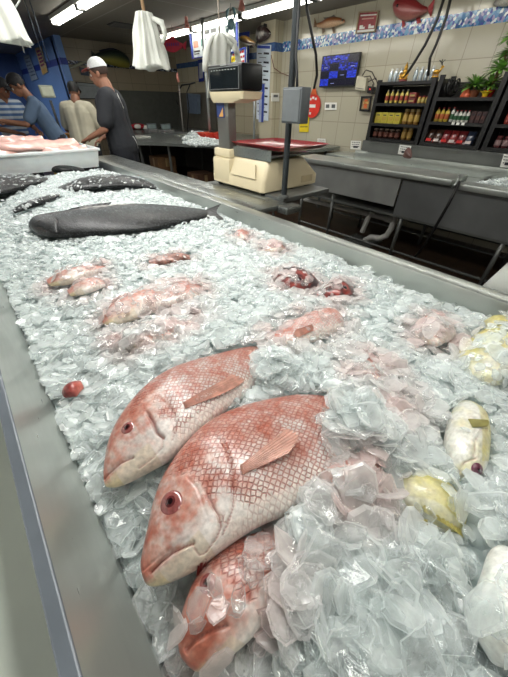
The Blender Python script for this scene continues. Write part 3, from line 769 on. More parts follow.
# ================================================================== TUB AND FILLETS
TUB = mat((.86, .88, .88), .3, var=.05, sss=.15, coat=.3)
t = thing('plastic_tub', (.57, 3.78, .885), 'large white translucent plastic tub of pale fish sides at far end of the ice', 'tub')
m_ = MB(); x0, x1, y0, y1, z0, z1 = -.12, 1.08, 3.62, 4.22, .885, 1.035
o_ = [(x0+.03, y0+.03, z0), (x1-.03, y0+.03, z0), (x1-.03, y1-.03, z0), (x0+.03, y1-.03, z0)]
p_ = [(x0, y0, z1), (x1, y0, z1), (x1, y1, z1), (x0, y1, z1)]
for k in range(4):
    a, b_, c_, d_ = V(o_[k]), V(o_[(k+1) % 4]), V(p_[(k+1) % 4]), V(p_[k]); n_ = (b_-a).cross(d_-a).normalized()*.006
    m_.prism([a, b_, c_, d_], n_)
m_.box((x0+.03, y0+.03, z0), (x1-.03, y1-.03, z0+.006)); m_.build('wall', TUB, t)
m_ = MB()
for (a, b_) in (((x0-.02, y0-.02), (x1+.02, y0+.012)), ((x0-.02, y1-.012), (x1+.02, y1+.02)), ((x0-.02, y0+.0125), (x0+.012, y1-.0125)), ((x1-.012, y0+.0125), (x1+.02, y1-.0125))):
    m_.box((*a, z1-.012), (*b_, z1+.012), .006)
m_.build('rim', TUB, t, smooth='auto')
FLESH = mat((.86, .70, .66), .3, var=.3, scale=9, coat=.5, sss=.2)
for i, (a, b_, r, w_, lab) in enumerate([
        ((.18, 3.80), (.98, 3.84), 1.075, .20, 'pale pink skinned fish side on top of the pile in the white tub'),
        ((.30, 3.98), (.72, 4.02), 1.10, .13, 'peaked pink fish side at the back of the white tub'),
        ((-.08, 3.78), (.42, 3.74), 1.04, .15, 'pink fish side at the left end of the white tub'),
        ((.60, 3.70), (1.02, 3.72), 1.03, .11, 'narrow pink fish side at the right end of the white tub')]):
    m_ = MB(); pts = []; vs2 = []; fs2 = []; A, B_ = V((*a, r)), V((*b_, r-.02)); nu, nv = 30, 20
    for q in range(nu+1):
        u = q/nu; c_ = A.lerp(B_, u); ww = w_*(.25+.75*math.sin(PI*min(1, max(0, u*.92+.06))))
        for k in range(nv):
            a2 = 2*PI*k/nv; up = math.sin(a2)*(.055 if math.sin(a2) > 0 else .03)*(1 if .02 < u < .98 else .2)
            vs2.append(c_+V((0, math.cos(a2)*ww*.8, up+.018*noise.noise(V((u*6+i*3, math.cos(a2)*2, i))))))
    for q in range(nu):
        for k in range(nv): fs2.append((q*nv+k, q*nv+(k+1) % nv, (q+1)*nv+(k+1) % nv, (q+1)*nv+k))
    fs2 += [tuple(range(nv)), tuple(nu*nv+k for k in range(nv-1, -1, -1))]
    m_._add(vs2, fs2); m_.build('fish_fillet', FLESH, None, True, lab, 'fish fillet', 'fish sides in the tub')

# ================================================================== SCALE
IV = mat((.84, .79, .66), .42, var=.05, scale=4); BLK = mat((.05, .06, .07), .35); GRY = mat((.36, .37, .38), .4)
t = thing('counter_scale', (1.77, 1.9, .90), 'cream electronic counter scale with black display head on the steel side shelf', 'scale')
x0, x1, y0, y1 = 1.475, 2.05, 1.585, 2.19
m_ = MB(); bm = m_.bm
def loft(m_, rings):
    n = len(rings[0]); vs2 = [V(p) for r in rings for p in r]; fs2 = []
    for i in range(len(rings)-1):
        for k in range(n): fs2.append((i*n+k, i*n+(k+1) % n, (i+1)*n+(k+1) % n, (i+1)*n+k))
    fs2 += [tuple(range(n-1, -1, -1)), tuple((len(rings)-1)*n+k for k in range(n))]
    m_._add(vs2, fs2)
def rr(x0, x1, y0, y1, z, r=.03, n=4):
    out = []
    for cx_, cy_, a0 in ((x1-r, y1-r, 0), (x0+r, y1-r, PI/2), (x0+r, y0+r, PI), (x1-r, y0+r, 3*PI/2)):
        for k in range(n+1): a = a0+PI/2*k/n; out.append((cx_+r*math.cos(a), cy_+r*math.sin(a), z))
    return out
loft(m_, [rr(x0+.01, x1-.01, y0+.01, y1-.01, .918), rr(x0, x1, y0, y1, .925), rr(x0, x1, y0, y1, .985), rr(x0+.045, x1-.13, y0+.01, y1-.01, 1.085, .035), rr(x0+.06, x1-.15, y0+.02, y1-.02, 1.105, .03), rr(x0+.08, x1-.17, y0+.04, y1-.04, 1.11, .02)])
m_.build('base', IV, t, smooth='auto')
m_ = MB(); a_ = V((x0+.002, 1.68, .988)); m_.prism([(x0-.001, 1.66, .997), (x0-.001, 1.93, .997), (x0+.032, 1.91, 1.078), (x0+.032, 1.70, 1.078)], (-.006, 0, .003)); m_.build('side_panel', IV, t)
MB().box((x0-.004, 1.957, .93), (x0+.12, 2.17, 1.09), .02).box((x0+.01, 1.965, 1.09), (x0+.12, 2.16, 1.145), .012).build('column_foot', IV, t, smooth='auto')
MB().box((x0+.03, 1.99, 1.14), (x0+.10, 2.12, 1.42), .006).build('column', steel((.5, .5, .48), .4, metal=.6), t, smooth='auto')
q = MB().box((x0+.026, 2.03, 1.325), (x0+.0295, 2.115, 1.41)).build('maker_label', mat((.18, .24, .42), .4), t)
MB().prism([(x0+.0255, 2.04, 1.33), (x0+.0255, 2.09, 1.33), (x0+.0255, 2.04, 1.38)], (-.001, 0, 0)).build('label_triangle', mat((.8, .6, .35), .4), q)
m_ = MB(); loft(m_, [rr(x0+.01, x0+.14, 1.90, 2.14, 1.405, .02), rr(x0, x0+.17, 1.80, 2.155, 1.425, .025), rr(x0-.004, x0+.18, 1.795, 2.16, 1.462, .02)]); m_.build('head_base', IV, t, smooth='auto')
m_ = MB(); m_.box((x0-.006, 1.795, 1.464), (x0+.17, 2.155, 1.592), .014); dh = m_.build('display_head', BLK, t, smooth='auto')
MB().box((x0-.0085, 1.825, 1.476), (x0-.0065, 2.125, 1.575), .0).build('screen', mat((.10, .12, .13), .12, coat=.6), dh)
m_ = MB()
for a, b_ in (((1.822, 1.473), (2.128, 1.4755)), ((1.822, 1.5755), (2.128, 1.579)), ((1.8195, 1.473), (1.8225, 1.579)), ((2.1275, 1.473), (2.1305, 1.579))):
    m_.box((x0-.0095, a[0], a[1]), (x0-.0062, b_[0], b_[1]))
m_.build('screen_bezel', mat((.45, .46, .46), .4), dh)
m_ = MB()
for k in range(9): m_.box((x0-.0105, 1.85+.03*k, 1.562), (x0-.009, 1.865+.03*k, 1.566))
m_.box((x0-.0105, 1.94, 1.583), (x0-.0065, 2.0, 1.587)); m_.build('screen_marks', mat((.6, .62, .6), .5), dh)
MB().box((1.53, 1.57, 1.125), (1.93, 2.0, 1.14), .004).box((1.527, 1.575, 1.105), (1.531, 1.97, 1.165)).build('weighing_platter', STEEL, t, smooth='auto')
MB().box((1.62, 1.65, 1.108), (1.86, 1.92, 1.127)).build('platter_support', BLK, t)
for x, y in ((1.52, 1.63), (1.52, 2.14), (1.98, 1.63), (1.98, 2.14)): MB().lathe([(.02, .9005), (.022, .919)], (x, y, 0)).build('foot', BLK, t)
MB().box((1.86, 1.5825, .945), (1.985, 1.586, .99)).build('port_cover', mat((.76, .70, .56), .45), t)
m_ = MB(); loft(m_, [rr(1.56, 1.96, 1.50, 1.98, 1.166, .03), rr(1.53, 2.0, 1.46, 2.02, 1.190, .035), rr(1.535, 1.995, 1.465, 2.015, 1.192, .034), rr(1.565, 1.965, 1.50, 1.985, 1.172, .03)])
m_.build('red_tray', mat((.60, .12, .15), .35, coat=.3), None, 'auto', 'shallow dark red plastic tray lying on top of the cream scale', 'tray')
MB().box((1.452, 1.5, .868), (2.06, 2.25, .9), .003).build('scale_shelf', STEEL, bpy.data.objects['ice_table'], smooth='auto')

# steel post with switch box
t = thing('steel_post', (1.53, 1.44, .915), 'slim grey steel post with electrical box rising beside the cream scale', 'post')
MB().tube([(1.53, 1.44, .916), (1.53, 1.44, CEIL)], .019, 14).build('pole', mat((.22, .24, .25), .4, .5), t, smooth='auto')
MB().lathe([(.035, 0), (.035, .012), (.02, .02)], (1.53, 1.44, .916)).build('collar', STEEL_D, t)
jb = MB().box((1.435, 1.275, 1.32), (1.505, 1.41, 1.47), .004).build('switch_box', mat((.38, .40, .41), .5, .2), t, smooth='auto')
MB().box((1.430, 1.283, 1.328), (1.4345, 1.402, 1.462), .002).build('box_cover', mat((.44, .46, .47), .45, .3), jb)
MB().tube([(1.49, 1.36, 1.465), (1.492, 1.37, 1.52), (1.505, 1.40, 1.6), (1.507, 1.41, CEIL)], .007).build('conduit', mat((.12, .13, .14), .5), t, smooth=True)
MB().tube([at(305, -12, x=3.2), at(307, 10, x=3.2), at(312, 35, x=3.25), at(316, 55, x=3.3), at(317, 75, x=3.4), at(314, 88, x=3.5)], .014).build('black_cable', mat((.06, .06, .06), .5), None, True, 'black cable hanging down just right of the steel post', 'cable')
for q, lab in (([(446, -8), (437, 20), (425, 45), (412, 66), (404, 78)], 'left one of two black cables slanting down to the shelves'), ([(452, -8), (446, 18), (436, 45), (430, 58), (428, 76)], 'right one of two black cables slanting down to the shelves')):
    MB().tube([at(*p, x=4.3) for p in q], .014).build('black_cable', mat((.06, .06, .06), .5), None, True, lab, 'cable')

# ================================================================== SINK COUNTER ALONG THE WALL
t = thing('sink_counter', (3.8, 1.6, 0), 'long stainless sink counter against the tiled wall with drain pipes below', 'sink counter')
m_ = MB(); m_.box((3.17, .98, .855), (3.55, 2.85, .90), .006).box((3.55, .98, .78), (4.15, 2.85, .80)).box((4.15, -1.2, .80), (4.598, 2.62, .92), .004).box((4.15, 2.621, .76), (4.598, 3.1, .84), .004)
m_.box((3.54, .98, .78), (3.556, 2.85, .895)); m_.build('counter_top', STEEL_G, t, smooth='auto')
MB().box((3.17, -1.2, .835), (3.36, .93, .88), .006).box((3.36, -1.2, .78), (4.15, .93, .80)).build('counter_top', STEEL_G, t, smooth='auto')
MB().box((3.22, 1.45, .58), (3.235, 2.8, .855)).build('front_panel', steel((.62, .63, .62), .35, metal=.5), t)
MB().box((3.24, -1.15, .50), (3.255, 1.44, .834)).build('front_panel', steel((.46, .47, .47), .35, metal=.5), t)
MB().box((3.25, -1.15, .48), (4.1, 2.8, .50)).build('basin_bottom', STEEL_D, t)
MB().box((4.13, -1.2, .92), (4.15, 2.42, 1.035), .003).box((4.12, -1.2, 1.025), (4.596, 2.42, 1.035)).box((4.20, 2.42, .92), (4.596, 2.56, 1.035)).build('backsplash', STEEL_D, t)
for y in (-.4, .42, 1.35, 2.25, 2.75):
    for x in (3.28, 4.05): MB().tube([(x, y, 0), (x, y, .56 if x < 4 else .50)], .02).build('leg', STEEL_D, t, smooth=True)
for x, z in ((3.28, .12), (4.05, .12), (4.05, .25)): MB().tube([(x, -.4, z), (x, 2.75, z)], .013).build('rail', STEEL_D, t)
tp = thing('drain_pipe', (3.45, 1.9, .0), 'grey plastic drain pipe running under the sink counter down to floor grate', 'pipe')
PVC = mat((.66, .66, .64), .45)
m_ = MB(); m_.tube([(3.45, 2.9, .36), (3.45, 1.60, .385)], .026); m_.tube([(3.45, 1.5, .50), (3.45, 1.5, .30), (3.45, 1.53, .20), (3.45, 1.60, .15), (3.45, 1.72, .13), (3.47, 1.80, .06)], .034, 14); m_.build('pipe', PVC, tp, smooth='auto')
MB().tube([(3.45, 1.78, .42), (3.45, 1.82, .33), (3.45, 1.85, .16)], .030, 14).build('short_pipe', PVC, tp, smooth='auto')
MB().lathe([(.034, -.05), (.038, -.05), (.038, .05), (.034, .05)], (3.45, 1.55, .385), axis=(0, 1, 0)).build('collar', PVC, tp)
m_ = MB()
for k in range(7): m_.box((3.38+.055*k, 1.72, .0), (3.405+.055*k, 2.08, .012))
m_.box((3.36, 1.70, 0), (3.76, 1.72, .014)).box((3.36, 2.08, 0), (3.76, 2.10, .014)); m_.build('floor_grate', STEEL, None, False, 'metal drain grate in the dark floor under the sink counter', 'grate')
MB().tube([at(459, 176, x=3.2), at(457, 183, x=3.15), at(452, 188, x=3.13)], .012).build('tap_hook', STEEL, None, True, 'small metal hook valve at the gap between the two counter sections', 'valve')
MB().tube([at(460, 181, x=3.15), at(448, 205, x=3.15), at(436, 226, x=3.15), at(424, 246, x=3.2), at(414, 258, x=3.3)], .013).build('black_hose', mat((.04, .04, .04), .5), None, True, 'black hose slanting down in front of the sink counter', 'hose')
# things on the counter
m_ = MB(); R_ = random.Random(2); vs2 = []; fs2 = []; tn = []
for k in range(900):
    a, r = R_.uniform(0, 2*PI), abs(R_.gauss(0, .45)); r = min(r, 1)
    p = V((3.52+.22*r*math.cos(a), .62+.36*r*math.sin(a), .80+.085*(1-r*r)+R_.uniform(-.01, .02)))
    qn = V((0, 0, 1)).rotation_difference(V((R_.gauss(0, .5), R_.gauss(0, .5), 1)).normalized()).to_matrix()
    add_flake(vs2, fs2, tn, p, qn, R_.uniform(.02, .04), .010, R_)
me = bpy.data.meshes.new('ice_heap'); me.from_pydata(vs2, [], fs2); me.update(); ta = me.attributes.new('tone', 'FLOAT', 'POINT'); ta.data.foreach_set('value', [v+.2 for v in tn])
link('ice_heap', me, ICE, label='small heap of white ice on the right end of the sink counter', cat='ice', kind='stuff')
def relief(name, label, cat, st, th, plane, colour, m, nu=50, nv=24, group=None):
    T = [at(*s_[0], **plane) for s_ in st]; B_ = [at(*s_[1], **plane) for s_ in st]; n = len(T)-1
    THs = [V((x, 0, 0)) for x in th]; verts = []; info = []; arc = 0; prev = None
    for i in range(nu+1):
        u = i/nu; tp, bt = catmull(T, u*n), catmull(B_, u*n); mid = (tp+bt)/2; half = (tp-bt)/2; th_ = catmull(THs, u*n).x
        nn = (B_[-1]+T[-1]-B_[0]-T[0]).cross(half).normalized()
        if nn.dot(CAM-mid) < 0: nn = -nn
        k = 1 if .04 < u < .96 else (math.sqrt(max(0, 1-((.04-u)/.04)**2)) if u <= .04 else math.sqrt(max(0, 1-((u-.96)/.04)**2)))
        k = max(k, .05)
        if prev: arc += (mid-prev).length
        prev = mid.copy()
        for j in range(nv):
            a = 2*PI*j/nv; verts.append(mid+half*math.cos(a)*k+nn*th_*(math.sin(a)+.9)*k); info.append((u, math.cos(a), arc, half.length))
    fs2 = [(i*nv+j, i*nv+(j+1) % nv, (i+1)*nv+(j+1) % nv, (i+1)*nv+j) for i in range(nu) for j in range(nv)]+[tuple(range(nv)), tuple(nu*nv+j for j in range(nv-1, -1, -1))]
    me = bpy.data.meshes.new('body'); me.from_pydata([tuple(v) for v in verts], [], fs2); me.update()
    ca = me.color_attributes.new('skin', 'FLOAT_COLOR', 'POINT')
    for i, p in enumerate(verts): r = colour(info[i][0], info[i][1], p); ca.data[i].color = (*lin([max(0, min(1, q)) for q in r]), .3)
    uvl = me.uv_layers.new(name='UVMap')
    for pl in me.polygons:
        for li in pl.loop_indices: q = info[me.loops[li].vertex_index]; uvl.data[li].uv = (q[2]*.5, q[1]*q[3]*.5)
    r = thing(name, (T[n//2]+B_[n//2])/2, label, cat, group)
    link('body', me, m, r, smooth=True); return r
def wfin(parent, name, base, tips, plane, m): 
    return add_fin(name, parent, [at(*q, **plane) for q in base], [at(*q, **plane) for q in tips], m, thickness=.006, rays=6, ripple=.002)
def weye(parent, px, r, plane, c=(.05, .05, .05)):
    MB().ball(at(*px, **plane), r).build('eye', mat(c, .1, coat=1), parent, True)
r = relief('fish_tail', 'reddish brown fish tail standing up on the sink counter by the price card', 'fish', [((403, 156), (405, 158)), ((406, 150), (412, 158)), ((409, 147), (412, 150))], [.01, .02, .01], dict(x=3.75), lambda u, c, p: (.36, .24, .22), SNAP)
for k, (a, b_) in enumerate((((384, 153), (398, 157)), ((414, 156), (430, 160)))):
    vs2 = []; fs2 = []; tn = []; A, B_ = at(*a, z=.84), at(*b_, z=.84)
    for j in range(160):
        p = A.lerp(B_, R_.random())+V((R_.gauss(0, .05), R_.gauss(0, .03), R_.uniform(-.03, .02)))
        add_flake(vs2, fs2, tn, p, V((0, 0, 1)).rotation_difference(V((R_.gauss(0, .5), R_.gauss(0, .5), 1)).normalized()).to_matrix(), R_.uniform(.015, .03), .008, R_)
    me = bpy.data.meshes.new('ice_heap'); me.from_pydata(vs2, [], fs2); me.update(); ta = me.attributes.new('tone', 'FLOAT', 'POINT'); ta.data.foreach_set('value', [v+.2 for v in tn])
    link('ice_heap', me, ICE, label=('thin scatter of ice in the sink left of the brown fish tail', 'thin scatter of ice in the sink right of the brown fish tail')[k], cat='ice', kind='stuff')

# flat signs ------------------------------------------------------
def board(name, label, cat, corners, plane, m, thick=.008, marks=None, frame=None, group=None):
    """flat board from photo corners (TL, TR, BR, BL) standing on the plane; marks: list of (u0,v0,u1,v1,material)"""
    P = [at(*q, **plane) for q in corners]; ax = 'xyz'.index(list(plane)[0])
    n_ = V((0, 0, 0)); n_[ax] = -1
    t = thing(name, (P[2]+P[3])/2, label, cat, group)
    MB().prism(P, n_*thick).build('panel', m, t)
    def bl(u, v): return P[0].lerp(P[1], u).lerp(P[3].lerp(P[2], u), v)+n_*(thick+.002)
    by = {}
    for (u0, v0, u1, v1, mm, *nm) in (marks or []): by.setdefault((mm.name, nm[0] if nm else 'print'), []).append((u0, v0, u1, v1, mm))
    for (k, nm), L_ in by.items():
        m_ = MB()
        if nm in ('drawing', 'writing'):
            for (u0, v0, u1, v1, mm) in L_: MB().prism([bl(u0, v0), bl(u1, v0), bl(u1, v1), bl(u0, v1)], n_*.002).build(nm, mm, t)
            m_.bm.free(); continue
        for (u0, v0, u1, v1, mm) in L_: m_.prism([bl(u0, v0), bl(u1, v0), bl(u1, v1), bl(u0, v1)], n_*.002)
        m_.build(nm, L_[0][4], t)
    if frame:
        m_ = MB(); w_ = frame[1]
        for (u0, v0, u1, v1) in ((0, 0, 1, w_), (0, 1-w_, 1, 1), (0, w_, w_, 1-w_), (1-w_, w_, 1, 1-w_)): m_.prism([bl(u0, v0), bl(u1, v0), bl(u1, v1), bl(u0, v1)], n_*.014)
        m_.build('frame', frame[0], t)
    return t
WHITE = mat((.88, .88, .86), .5, var=.04); INK = mat((.12, .12, .16), .6); RINK = mat((.70, .15, .15), .6); BINK = mat((.15, .25, .6), .6); YEL = mat((.88, .78, .12), .5)
def lines(rows, m, seed=1, u0=.1, u1=.9, v0=.15, v1=.85, h=.5):
    R_ = random.Random(seed); out = []; dv = (v1-v0)/rows
    for i in range(rows):
        u = u0+R_.uniform(0, .05)
        while u < u1-.05:
            w_ = R_.uniform(.06, .18); out.append((u, v0+i*dv, min(u+w_, u1), v0+i*dv+dv*h, m)); u += w_+.04
    return out
for i, (c, lab) in enumerate([
        ([(317.7, 138.5), (325.5, 138.8), (326, 146.6), (318, 146)], 'white price card on the wall behind counter, first from the left'),
        ([(351.3, 140.6), (361.5, 141), (360.5, 149.6), (350.5, 149)], 'white price card on the wall behind counter, second from the left'),
        ([(400, 144.6), (411.5, 146), (409.5, 155.3), (398, 154)], 'white price card on the steel splash below the shelf of jars'),
        ([(504, 154), (516, 155), (513, 168), (500, 167)], 'white price card at the right edge, beside the heap of ice')]):
    board('price_card', lab, 'price card', c, dict(x=4.12 if i > 1 else 4.59), WHITE, marks=lines(3, INK, i, h=.3)+[(.3, .6, .75, .82, INK)])

# ================================================================== TV AND WALL THINGS
t = thing('wall_television', (4.5, 2.9, 1.6), 'black flat television on the tiled wall showing a grid of blue camera views', 'television')
c = [at(322.5, 55.5, x=4.53), at(360.7, 52.3, x=4.53), at(360.2, 86, x=4.53), at(322.5, 87.5, x=4.53)]
yA_, yB_ = c[0].y, c[1].y; zt, zb = 2.0, 2.0
zt = (c[0].z+c[1].z)/2; zb = (c[2].z+c[3].z)/2
MB().box((4.53, yB_, zb), (4.56, yA_, zt), .004).box((4.56, (yA_+yB_)/2-.1, (zb+zt)/2-.08), (4.598, (yA_+yB_)/2+.1, (zb+zt)/2+.08)).build('case', BLK, t)
vs2 = []; fs2 = []; cols = []; R_ = random.Random(4)
off = {(1, 0): 0, (3, 1): 0, (2, 1): 0, (1, 2): 0, (3, 0): 0, (2, 3): 0, (3, 2): 0, (3, 3): 0}
for i in range(4):
    for j in range(4):
        a0, a1 = yA_-.012-(yA_-yB_-.024)*i/4, yA_-.012-(yA_-yB_-.024)*(i+.97)/4; b0, b1 = zt-.012-(zt-zb-.024)*j/4, zt-.012-(zt-zb-.024)*(j+.95)/4
        dark = (i, j) in {(3, 0), (1, 1), (0, 2), (2, 2), (1, 3), (2, 3), (3, 3)}
        n5 = 6
        for p in range(n5):
            for q in range(n5):
                base = len(vs2)
                for (uu, vv) in ((p, q), (p+1, q), (p+1, q+1), (p, q+1)): vs2.append((4.5285, a0+(a1-a0)*uu/n5, b0+(b1-b0)*vv/n5))
                fs2.append((base, base+1, base+2, base+3)); k = R_.random()
                cc = (.02, .02, .08) if dark else mixc((.02, .04, .30), (.16, .28, .95), k*k if not (i, j) in {(1, 2), (3, 2), (0, 3)} else .5+.5*k)
                cols += [(*lin(cc), 1)]*4
me = bpy.data.meshes.new('screen'); me.from_pydata(vs2, [], fs2); me.update(); ca = me.color_attributes.new('skin', 'FLOAT_COLOR', 'POINT')
for i, cc in enumerate(cols): ca.data[i].color = cc
sm, nt, b = new_mat('screen_glow'); a_ = N(nt, 'ShaderNodeAttribute'); a_.attribute_name = 'skin'; nt.links.new(a_.outputs['Color'], b.inputs['Emission Color']); b.inputs['Emission Strength'].default_value = .8; b.inputs['Base Color'].default_value = (.01, .01, .02, 1); setin(b, Roughness=.2)
link('screen', me, sm, t)
m_ = MB()
for i in range(4):
    for j in range(4):
        if (i+j) % 3 == 1: m_.box((4.527, yA_-.012-(yA_-yB_-.024)*(i+.3)/4, zt-(zt-zb)*(j+.55)/4), (4.528, yA_-.012-(yA_-yB_-.024)*(i+.7)/4, zt-(zt-zb)*(j+.50)/4))
m_.build('captions', mat((.6, .65, .9), .5, emit=.5), t)
WX = dict(x=4.585)
r = relief('mounted_fish', 'brown and silver fish plaque on tiled wall above the television', 'wall fish', [((345, 19.5), (345, 23)), ((339, 17.5), (338, 26.5)), ((330, 18), (330, 28.5)), ((323, 21.5), (323, 28.5)), ((317, 23.5), (317, 27))], [.01, .035, .04, .025, .008], WX, lambda u, c, p: mixc((.80, .66, .52), (.50, .27, .10), .3+c*1.1), SNAP)
wfin(r, 'tail_fin', [(317, 24), (317, 27)], [(314.5, 17), (313.5, 27.5)], WX, mat((.45, .33, .22), .4)); wfin(r, 'dorsal_fin', [(325, 20), (331, 18.5), (336, 17.5)], [(323, 17.5), (330, 16.5), (334, 14.5)], WX, mat((.35, .33, .3), .4))
wfin(r, 'pelvic_fin', [(332, 27), (334.5, 27)], [(333, 34), (335, 33)], WX, mat((.45, .36, .28), .4)); wfin(r, 'anal_fin', [(322, 28), (324.5, 28)], [(322.5, 34), (325, 32)], WX, mat((.45, .36, .28), .4)); weye(r, (342.5, 20), .012, dict(x=4.52))
r = relief('mounted_fish', 'big red snapper plaque on the tiled wall near the ceiling', 'wall fish', [((393, 5), (393.5, 9)), ((398, 0), (397.5, 17)), ((408, -3), (406, 21.5)), ((416, -1), (414, 20)), ((423, 5), (422.5, 16)), ((428, 7), (428, 12))], [.01, .04, .05, .045, .03, .01], WX, lambda u, c, p: mixc((.62, .40, .36), (.55, .14, .16), .75+c), SNAP)
wfin(r, 'tail_fin', [(428, 7), (428, 12)], [(436, -4), (431, 18)], WX, mat((.62, .15, .17), .4)); wfin(r, 'pectoral_fin', [(402, 19), (404.5, 19)], [(402, 28), (405, 26)], WX, mat((.62, .15, .17), .4)); wfin(r, 'anal_fin', [(416, 18), (420, 17)], [(417, 24), (421, 23)], WX, mat((.62, .15, .17), .4)); weye(r, (397.5, 5.5), .014, dict(x=4.5))
r = relief('mounted_fish', 'silver fish plaque at the top right picture corner', 'wall fish', [((494, 3), (494, 5)), ((500, -3), (499, 7)), ((508, -6), (507, 7)), ((520, -6), (519, 4)), ((530, -4), (530, 0))], [.01, .03, .035, .03, .01], WX, lambda u, c, p: mixc((.75, .75, .72), (.25, .24, .22), .4+c), SNAP)
board('framed_chart', 'framed red wall chart with pale shapes between brown and red fish plaques', 'picture', [(359.7, 12), (379.8, 10.8), (376, 32), (356, 34)], dict(x=4.59), mat((.55, .14, .18), .5, var=.3, scale=30), marks=[(.1, .14, .9, .2, WHITE), (.2, .3, .8, .36, mat((.8, .6, .55), .5)), (.15, .62, .32, .8, WHITE), (.3, .7, .42, .8, WHITE), (.6, .6, .7, .8, WHITE), (.66, .68, .88, .8, WHITE), (.07, .84, .93, .95, WHITE)], frame=(mat((.56, .50, .38), .4), .05))
board('framed_picture', 'small dark framed picture with orange figure left of shelves', 'picture', [(362, 96.3), (372.5, 96), (370.3, 111.5), (360, 111)], dict(x=4.58), mat((.55, .47, .34), .5), marks=[(.35, .2, .65, .8, mat((.75, .35, .15), .5)), (.25, .35, .75, .5, mat((.85, .7, .4), .5))], frame=(BLK, .13))
board('router_box', 'beige router box on the wall beside the television', 'router', [(358.8, 76), (368.5, 78), (366.5, 91), (357.2, 89.5)], dict(x=4.59), mat((.74, .72, .64), .5), .05, marks=[(.1, .85, .9, .9, GRY)])
m_ = MB()
for q in ([(362, 76), (366, 70), (372, 72), (376, 80)], [(364, 77), (370, 76), (374, 84), (372, 92)], [(368, 82), (376, 78), (378, 86)], [(373, 84), (371, 90), (372, 94)]): m_.tube([at(*p, x=4.5) for p in q], .006)
m_.build('wire_tangle', mat((.2, .16, .13), .5), None, True, 'tangle of thin wires between router box and shelves', 'wires')
board('wall_adapter', 'small black adapter box below the wires beside the shelves', 'adapter', [(369.5, 86), (376, 87), (375, 94), (368.5, 93)], dict(x=4.58), BLK, .04, marks=[(.3, .3, .5, .5, mat((.8, .1, .1), .5, emit=1))])
t = board('power_outlet', 'white double power outlet on tiles below the television', 'outlet', [(325.2, 102.6), (337, 102.5), (336.6, 109.8), (325, 109.8)], dict(x=4.592), WHITE, marks=[(.1, .25, .4, .75, GRY, 'socket'), (.6, .25, .9, .75, GRY, 'socket')])
board('thermostat', 'white thermostat with small display on the wall pillar', 'thermostat', [(271.2, 93), (278.5, 93), (278.3, 101.5), (271, 101.3)], dict(y=4.575), WHITE, .02, marks=[(.2, .2, .8, .5, GRY, 'display')])
MB().tube([at(271, 55, y=4.57), at(274, 68, y=4.56), at(281, 73, y=4.56), at(289, 76, x=4.55), at(291, 82, x=4.57)], .006).build('thin_wire', mat((.4, .25, .2), .5), None, True, 'thin brown wire looping from pillar to small wall plug', 'wire')
board('wall_plug', 'tiny cream wall plug left of the steel post', 'outlet', [(289, 74), (292, 74), (292, 84), (289, 84)], dict(x=4.592), mat((.75, .73, .68), .5), .03, marks=[(.3, .2, .7, .4, GRY)])
# red round sign and yellow sticker
t = thing('red_sign', at(313, 105, x=4.57), 'round red sign with white print under black cable, right of the post', 'sign')
cc = at(313, 106, x=4.575); ms = MB(); ms.lathe([(.0, 0), (.15, 0), (.15, .01), (0, .01)], cc, 28, (-1, 0, 0)); ms.build('disc', mat((.80, .18, .12), .45), t)
m_ = MB()
for k in range(7):
    a = k*.55-1.2; p = cc+V((-.012, .10*math.cos(a), .10*math.sin(a))); m_.box(p-V((.002, .018, .014)), p+V((.002, .018, .014)))
m_.box(cc+V((-.014, -.06, -.02)), cc+V((-.010, .06, .02))); m_.build('lettering', WHITE, t)
MB().prism([cc+V((-.012, -.06, .14)), cc+V((-.012, .06, .14)), cc+V((-.012, 0, .26))], (-.006, 0, 0)).build('top_triangle', mat((.78, .35, .15), .5), t)
board('yellow_notice', 'yellow notice sticker low on the wall behind the steel post', 'notice', [(300, 117), (309.5, 116.5), (308.5, 132), (299.5, 132)], dict(x=4.592), YEL, marks=lines(3, INK, 9, h=.3))

# ================================================================== SHELVES WITH GOODS
BM = mat((.055, .055, .06), .4)
def shelf_unit(label, y0, y1, levels, top):
    t = thing('shelf_unit', (4.4, (y0+y1)/2, 1.036), label, 'shelves')
    for y in (y0, y1):
        for x in (4.24, 4.53): MB().box((x-.018, y-.022, 1.0365), (x+.018, y+.022, top)).build('post', BM, t)
        MB().box((4.262, y-.012, 1.05), (4.508, y+.012, top-.03)).build('side_panel', BM, t)
    for z in levels: MB().box((4.22, y0+.023, z-.028), (4.548, y1-.023, z)).build('shelf_board', BM, t)
    MB().box((4.56, y0, 1.04), (4.57, y1, top-.05)).build('back_panel', mat((.12, .11, .10), .6), t)
    return t
shelf_unit('black shelf unit of mustard jars and yellow bottles, leftmost of three', 1.86, 2.52, [1.07, 1.225, 1.425, 1.62], 1.64)
shelf_unit('black shelf unit with plants on top, middle one of three', 1.20, 1.79, [1.07, 1.265, 1.475], 1.66)
shelf_unit('black shelf unit at the right picture edge, only partly in view', .4, 1.13, [1.07, 1.265, 1.475], 1.70)
def mute(c): g_ = sum(c)/3; return tuple((q*.72+g_*.28)*.88 for q in c)
def bottle(y, z, h, r, c, cap, label, group, name='bottle', band=None):
    t = thing(name, (4.26+r, y, z), label, name.split('_')[-1], group)
    MB().lathe([(r*.9, z+.001), (r, z+.006), (r, z+h*.68), (r*.45, z+h*.85), (r*.42, z+h*.9)], (4.26+r, y, 0), 12).build('body', mat(mute(c), .3, coat=.3), t, smooth='auto')
    MB().lathe([(r*.5, z+h*.9), (r*.5, z+h)], (4.26+r, y, 0), 12).build('cap', mat(mute(cap), .4), t, smooth='auto')
    if band: MB().lathe([(r*1.03, z+h*.2), (r*1.03, z+h*.55)], (4.26+r, y, 0), 12).build('paper_label', mat(mute(band), .5), t, smooth='auto')
    return t
